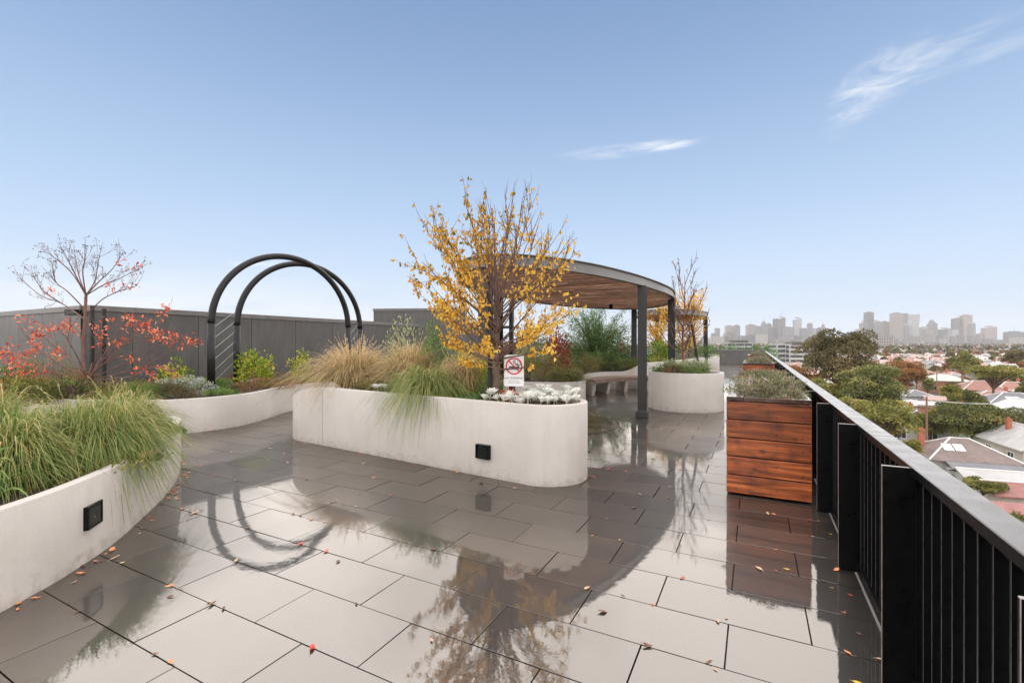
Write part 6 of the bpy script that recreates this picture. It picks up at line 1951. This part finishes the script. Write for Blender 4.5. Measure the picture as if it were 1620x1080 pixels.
order = sorted(range(len(tw)), key=lambda i: tw[i][0])
ordn = ['first', 'second', 'third', 'fourth', 'fifth', 'sixth', 'seventh', 'eighth', 'ninth', 'tenth', 'eleventh', 'twelfth', 'thirteenth', 'fourteenth', 'fifteenth', 'sixteenth', 'seventeenth', 'eighteenth', 'nineteenth', 'twentieth', 'twenty-first', 'twenty-second', 'twenty-third']
for k, i in enumerate(order):
    e = tw[i]
    side = 'left of the big gum' if e[0] < 1330 else 'right of the big gum'
    k2 = k if e[0] < 1330 else k - sum(1 for q_ in tw if q_[0] < 1330)
    tower(f'{TONE[e[3]]} {FORM[e[4]]} city tower, {ordn[k2]} from the left {side}', e[0], e[1], e[2], 4500 + 320 * math.sin(i * 2.7), e[3], e[4], e[5] if len(e) > 5 else None)
q = QM()
for i in range(230):
    px = g.uniform(1090, 1640); d = g.uniform(3500, 4900); p = D(px, d); w_ = g.uniform(25, 80); h_ = g.uniform(18, 90) * (0.7 if px > 1540 else 1)
    q.box((p[0], p[1], GZ + h_ / 2), (w_, 40, h_), rz=YAW, v=g.uniform(.0, 1))
tag(q.build('city_low_blocks', leafmat('city_low', [(0, (0.08, 0.085, 0.09)), (0.6, (0.17, 0.165, 0.16)), (1, (0.30, 0.28, 0.265))], 0.0, 0.7), attr=True), 'hazy low city buildings crowded at the foot of the towers', 'city', kind='stuff')

# ---- street poles and wires
def pole(label, px, d):
    p = D(px, d); t = thing('power_pole', label, 'pole', (p[0], p[1], GZ), R(5))
    q = QM(); q.tube([(0, 0, -.2), (0, 0, 9.5)], [0.17, 0.12], 8); q.build('post', TANBARK, t)
    for z in (8.9, 8.1):
        q = QM(); q.box((0, 0, z), (2.2, .12, .14)); q.build('crossarm', TANBARK, t)
    return np.array((p[0], p[1], GZ))
pa = pole('timber power pole behind the slate-roofed house', 1466, 71)
pb = pole('timber power pole at the right edge beyond the houses', 1668, 75)
pc = pole('timber power pole among the mid-distance houses', 1482, 160)
for k, dx in enumerate((-0.9, 0.0, 0.9)):
    a_ = pa + np.array((dx, 0, 9.05)); b_ = pb + np.array((dx, 0, 9.05))
    P = [a_ + (b_ - a_) * u - np.array((0, 0, 0.9 * 4 * u * (1 - u))) for u in np.linspace(0, 1, 14)]
    q = QM(); q.tube(P, 0.016, 4)
    tag(q.build('power_line', TRIM), ['left', 'middle', 'right'][k] + ' of three power lines slung across the roofs', 'wire', 'power lines')
# asphalt streets
q = QM()
for ix in range(-20, 60, 5):
    x = ix * 15.5 + 10
    if x < 14: continue
    q.add([(x - 3.5, 20, GZ + .02), (x + 3.5, 20, GZ + .02), (x + 3.5, 1000, GZ + .02), (x - 3.5, 1000, GZ + .02)], [(0, 1, 2, 3)])
tag(q.build('road', simple('asphalt', (0.045, 0.045, 0.047), (0.07, 0.07, 0.072), 0.8, (0.5, 0.8))), kind='structure')

# ------------------------------------------------------------------ haze
q = QM(); q.box((0, 0, 155), (19000, 19000, 350))
hz = q.build('haze', None) if False else link('haze', q.mesh('haze', attr=False))
m = bpy.data.materials.new('haze_air'); m.use_nodes = True
t = m.node_tree; t.nodes.clear()
mo = t.nodes.new('ShaderNodeOutputMaterial'); pv = t.nodes.new('ShaderNodeVolumePrincipled')
pv.inputs['Color'].default_value = (0.80, 0.80, 0.80, 1)
pv.inputs['Density'].default_value = 0.72e-4
pv.inputs['Anisotropy'].default_value = 0.2
t.links.new(pv.outputs[0], mo.inputs['Volume'])
hz.data.materials.append(m)
tag(hz, 'pale rainy haze over the suburb and city', 'haze', kind='stuff')
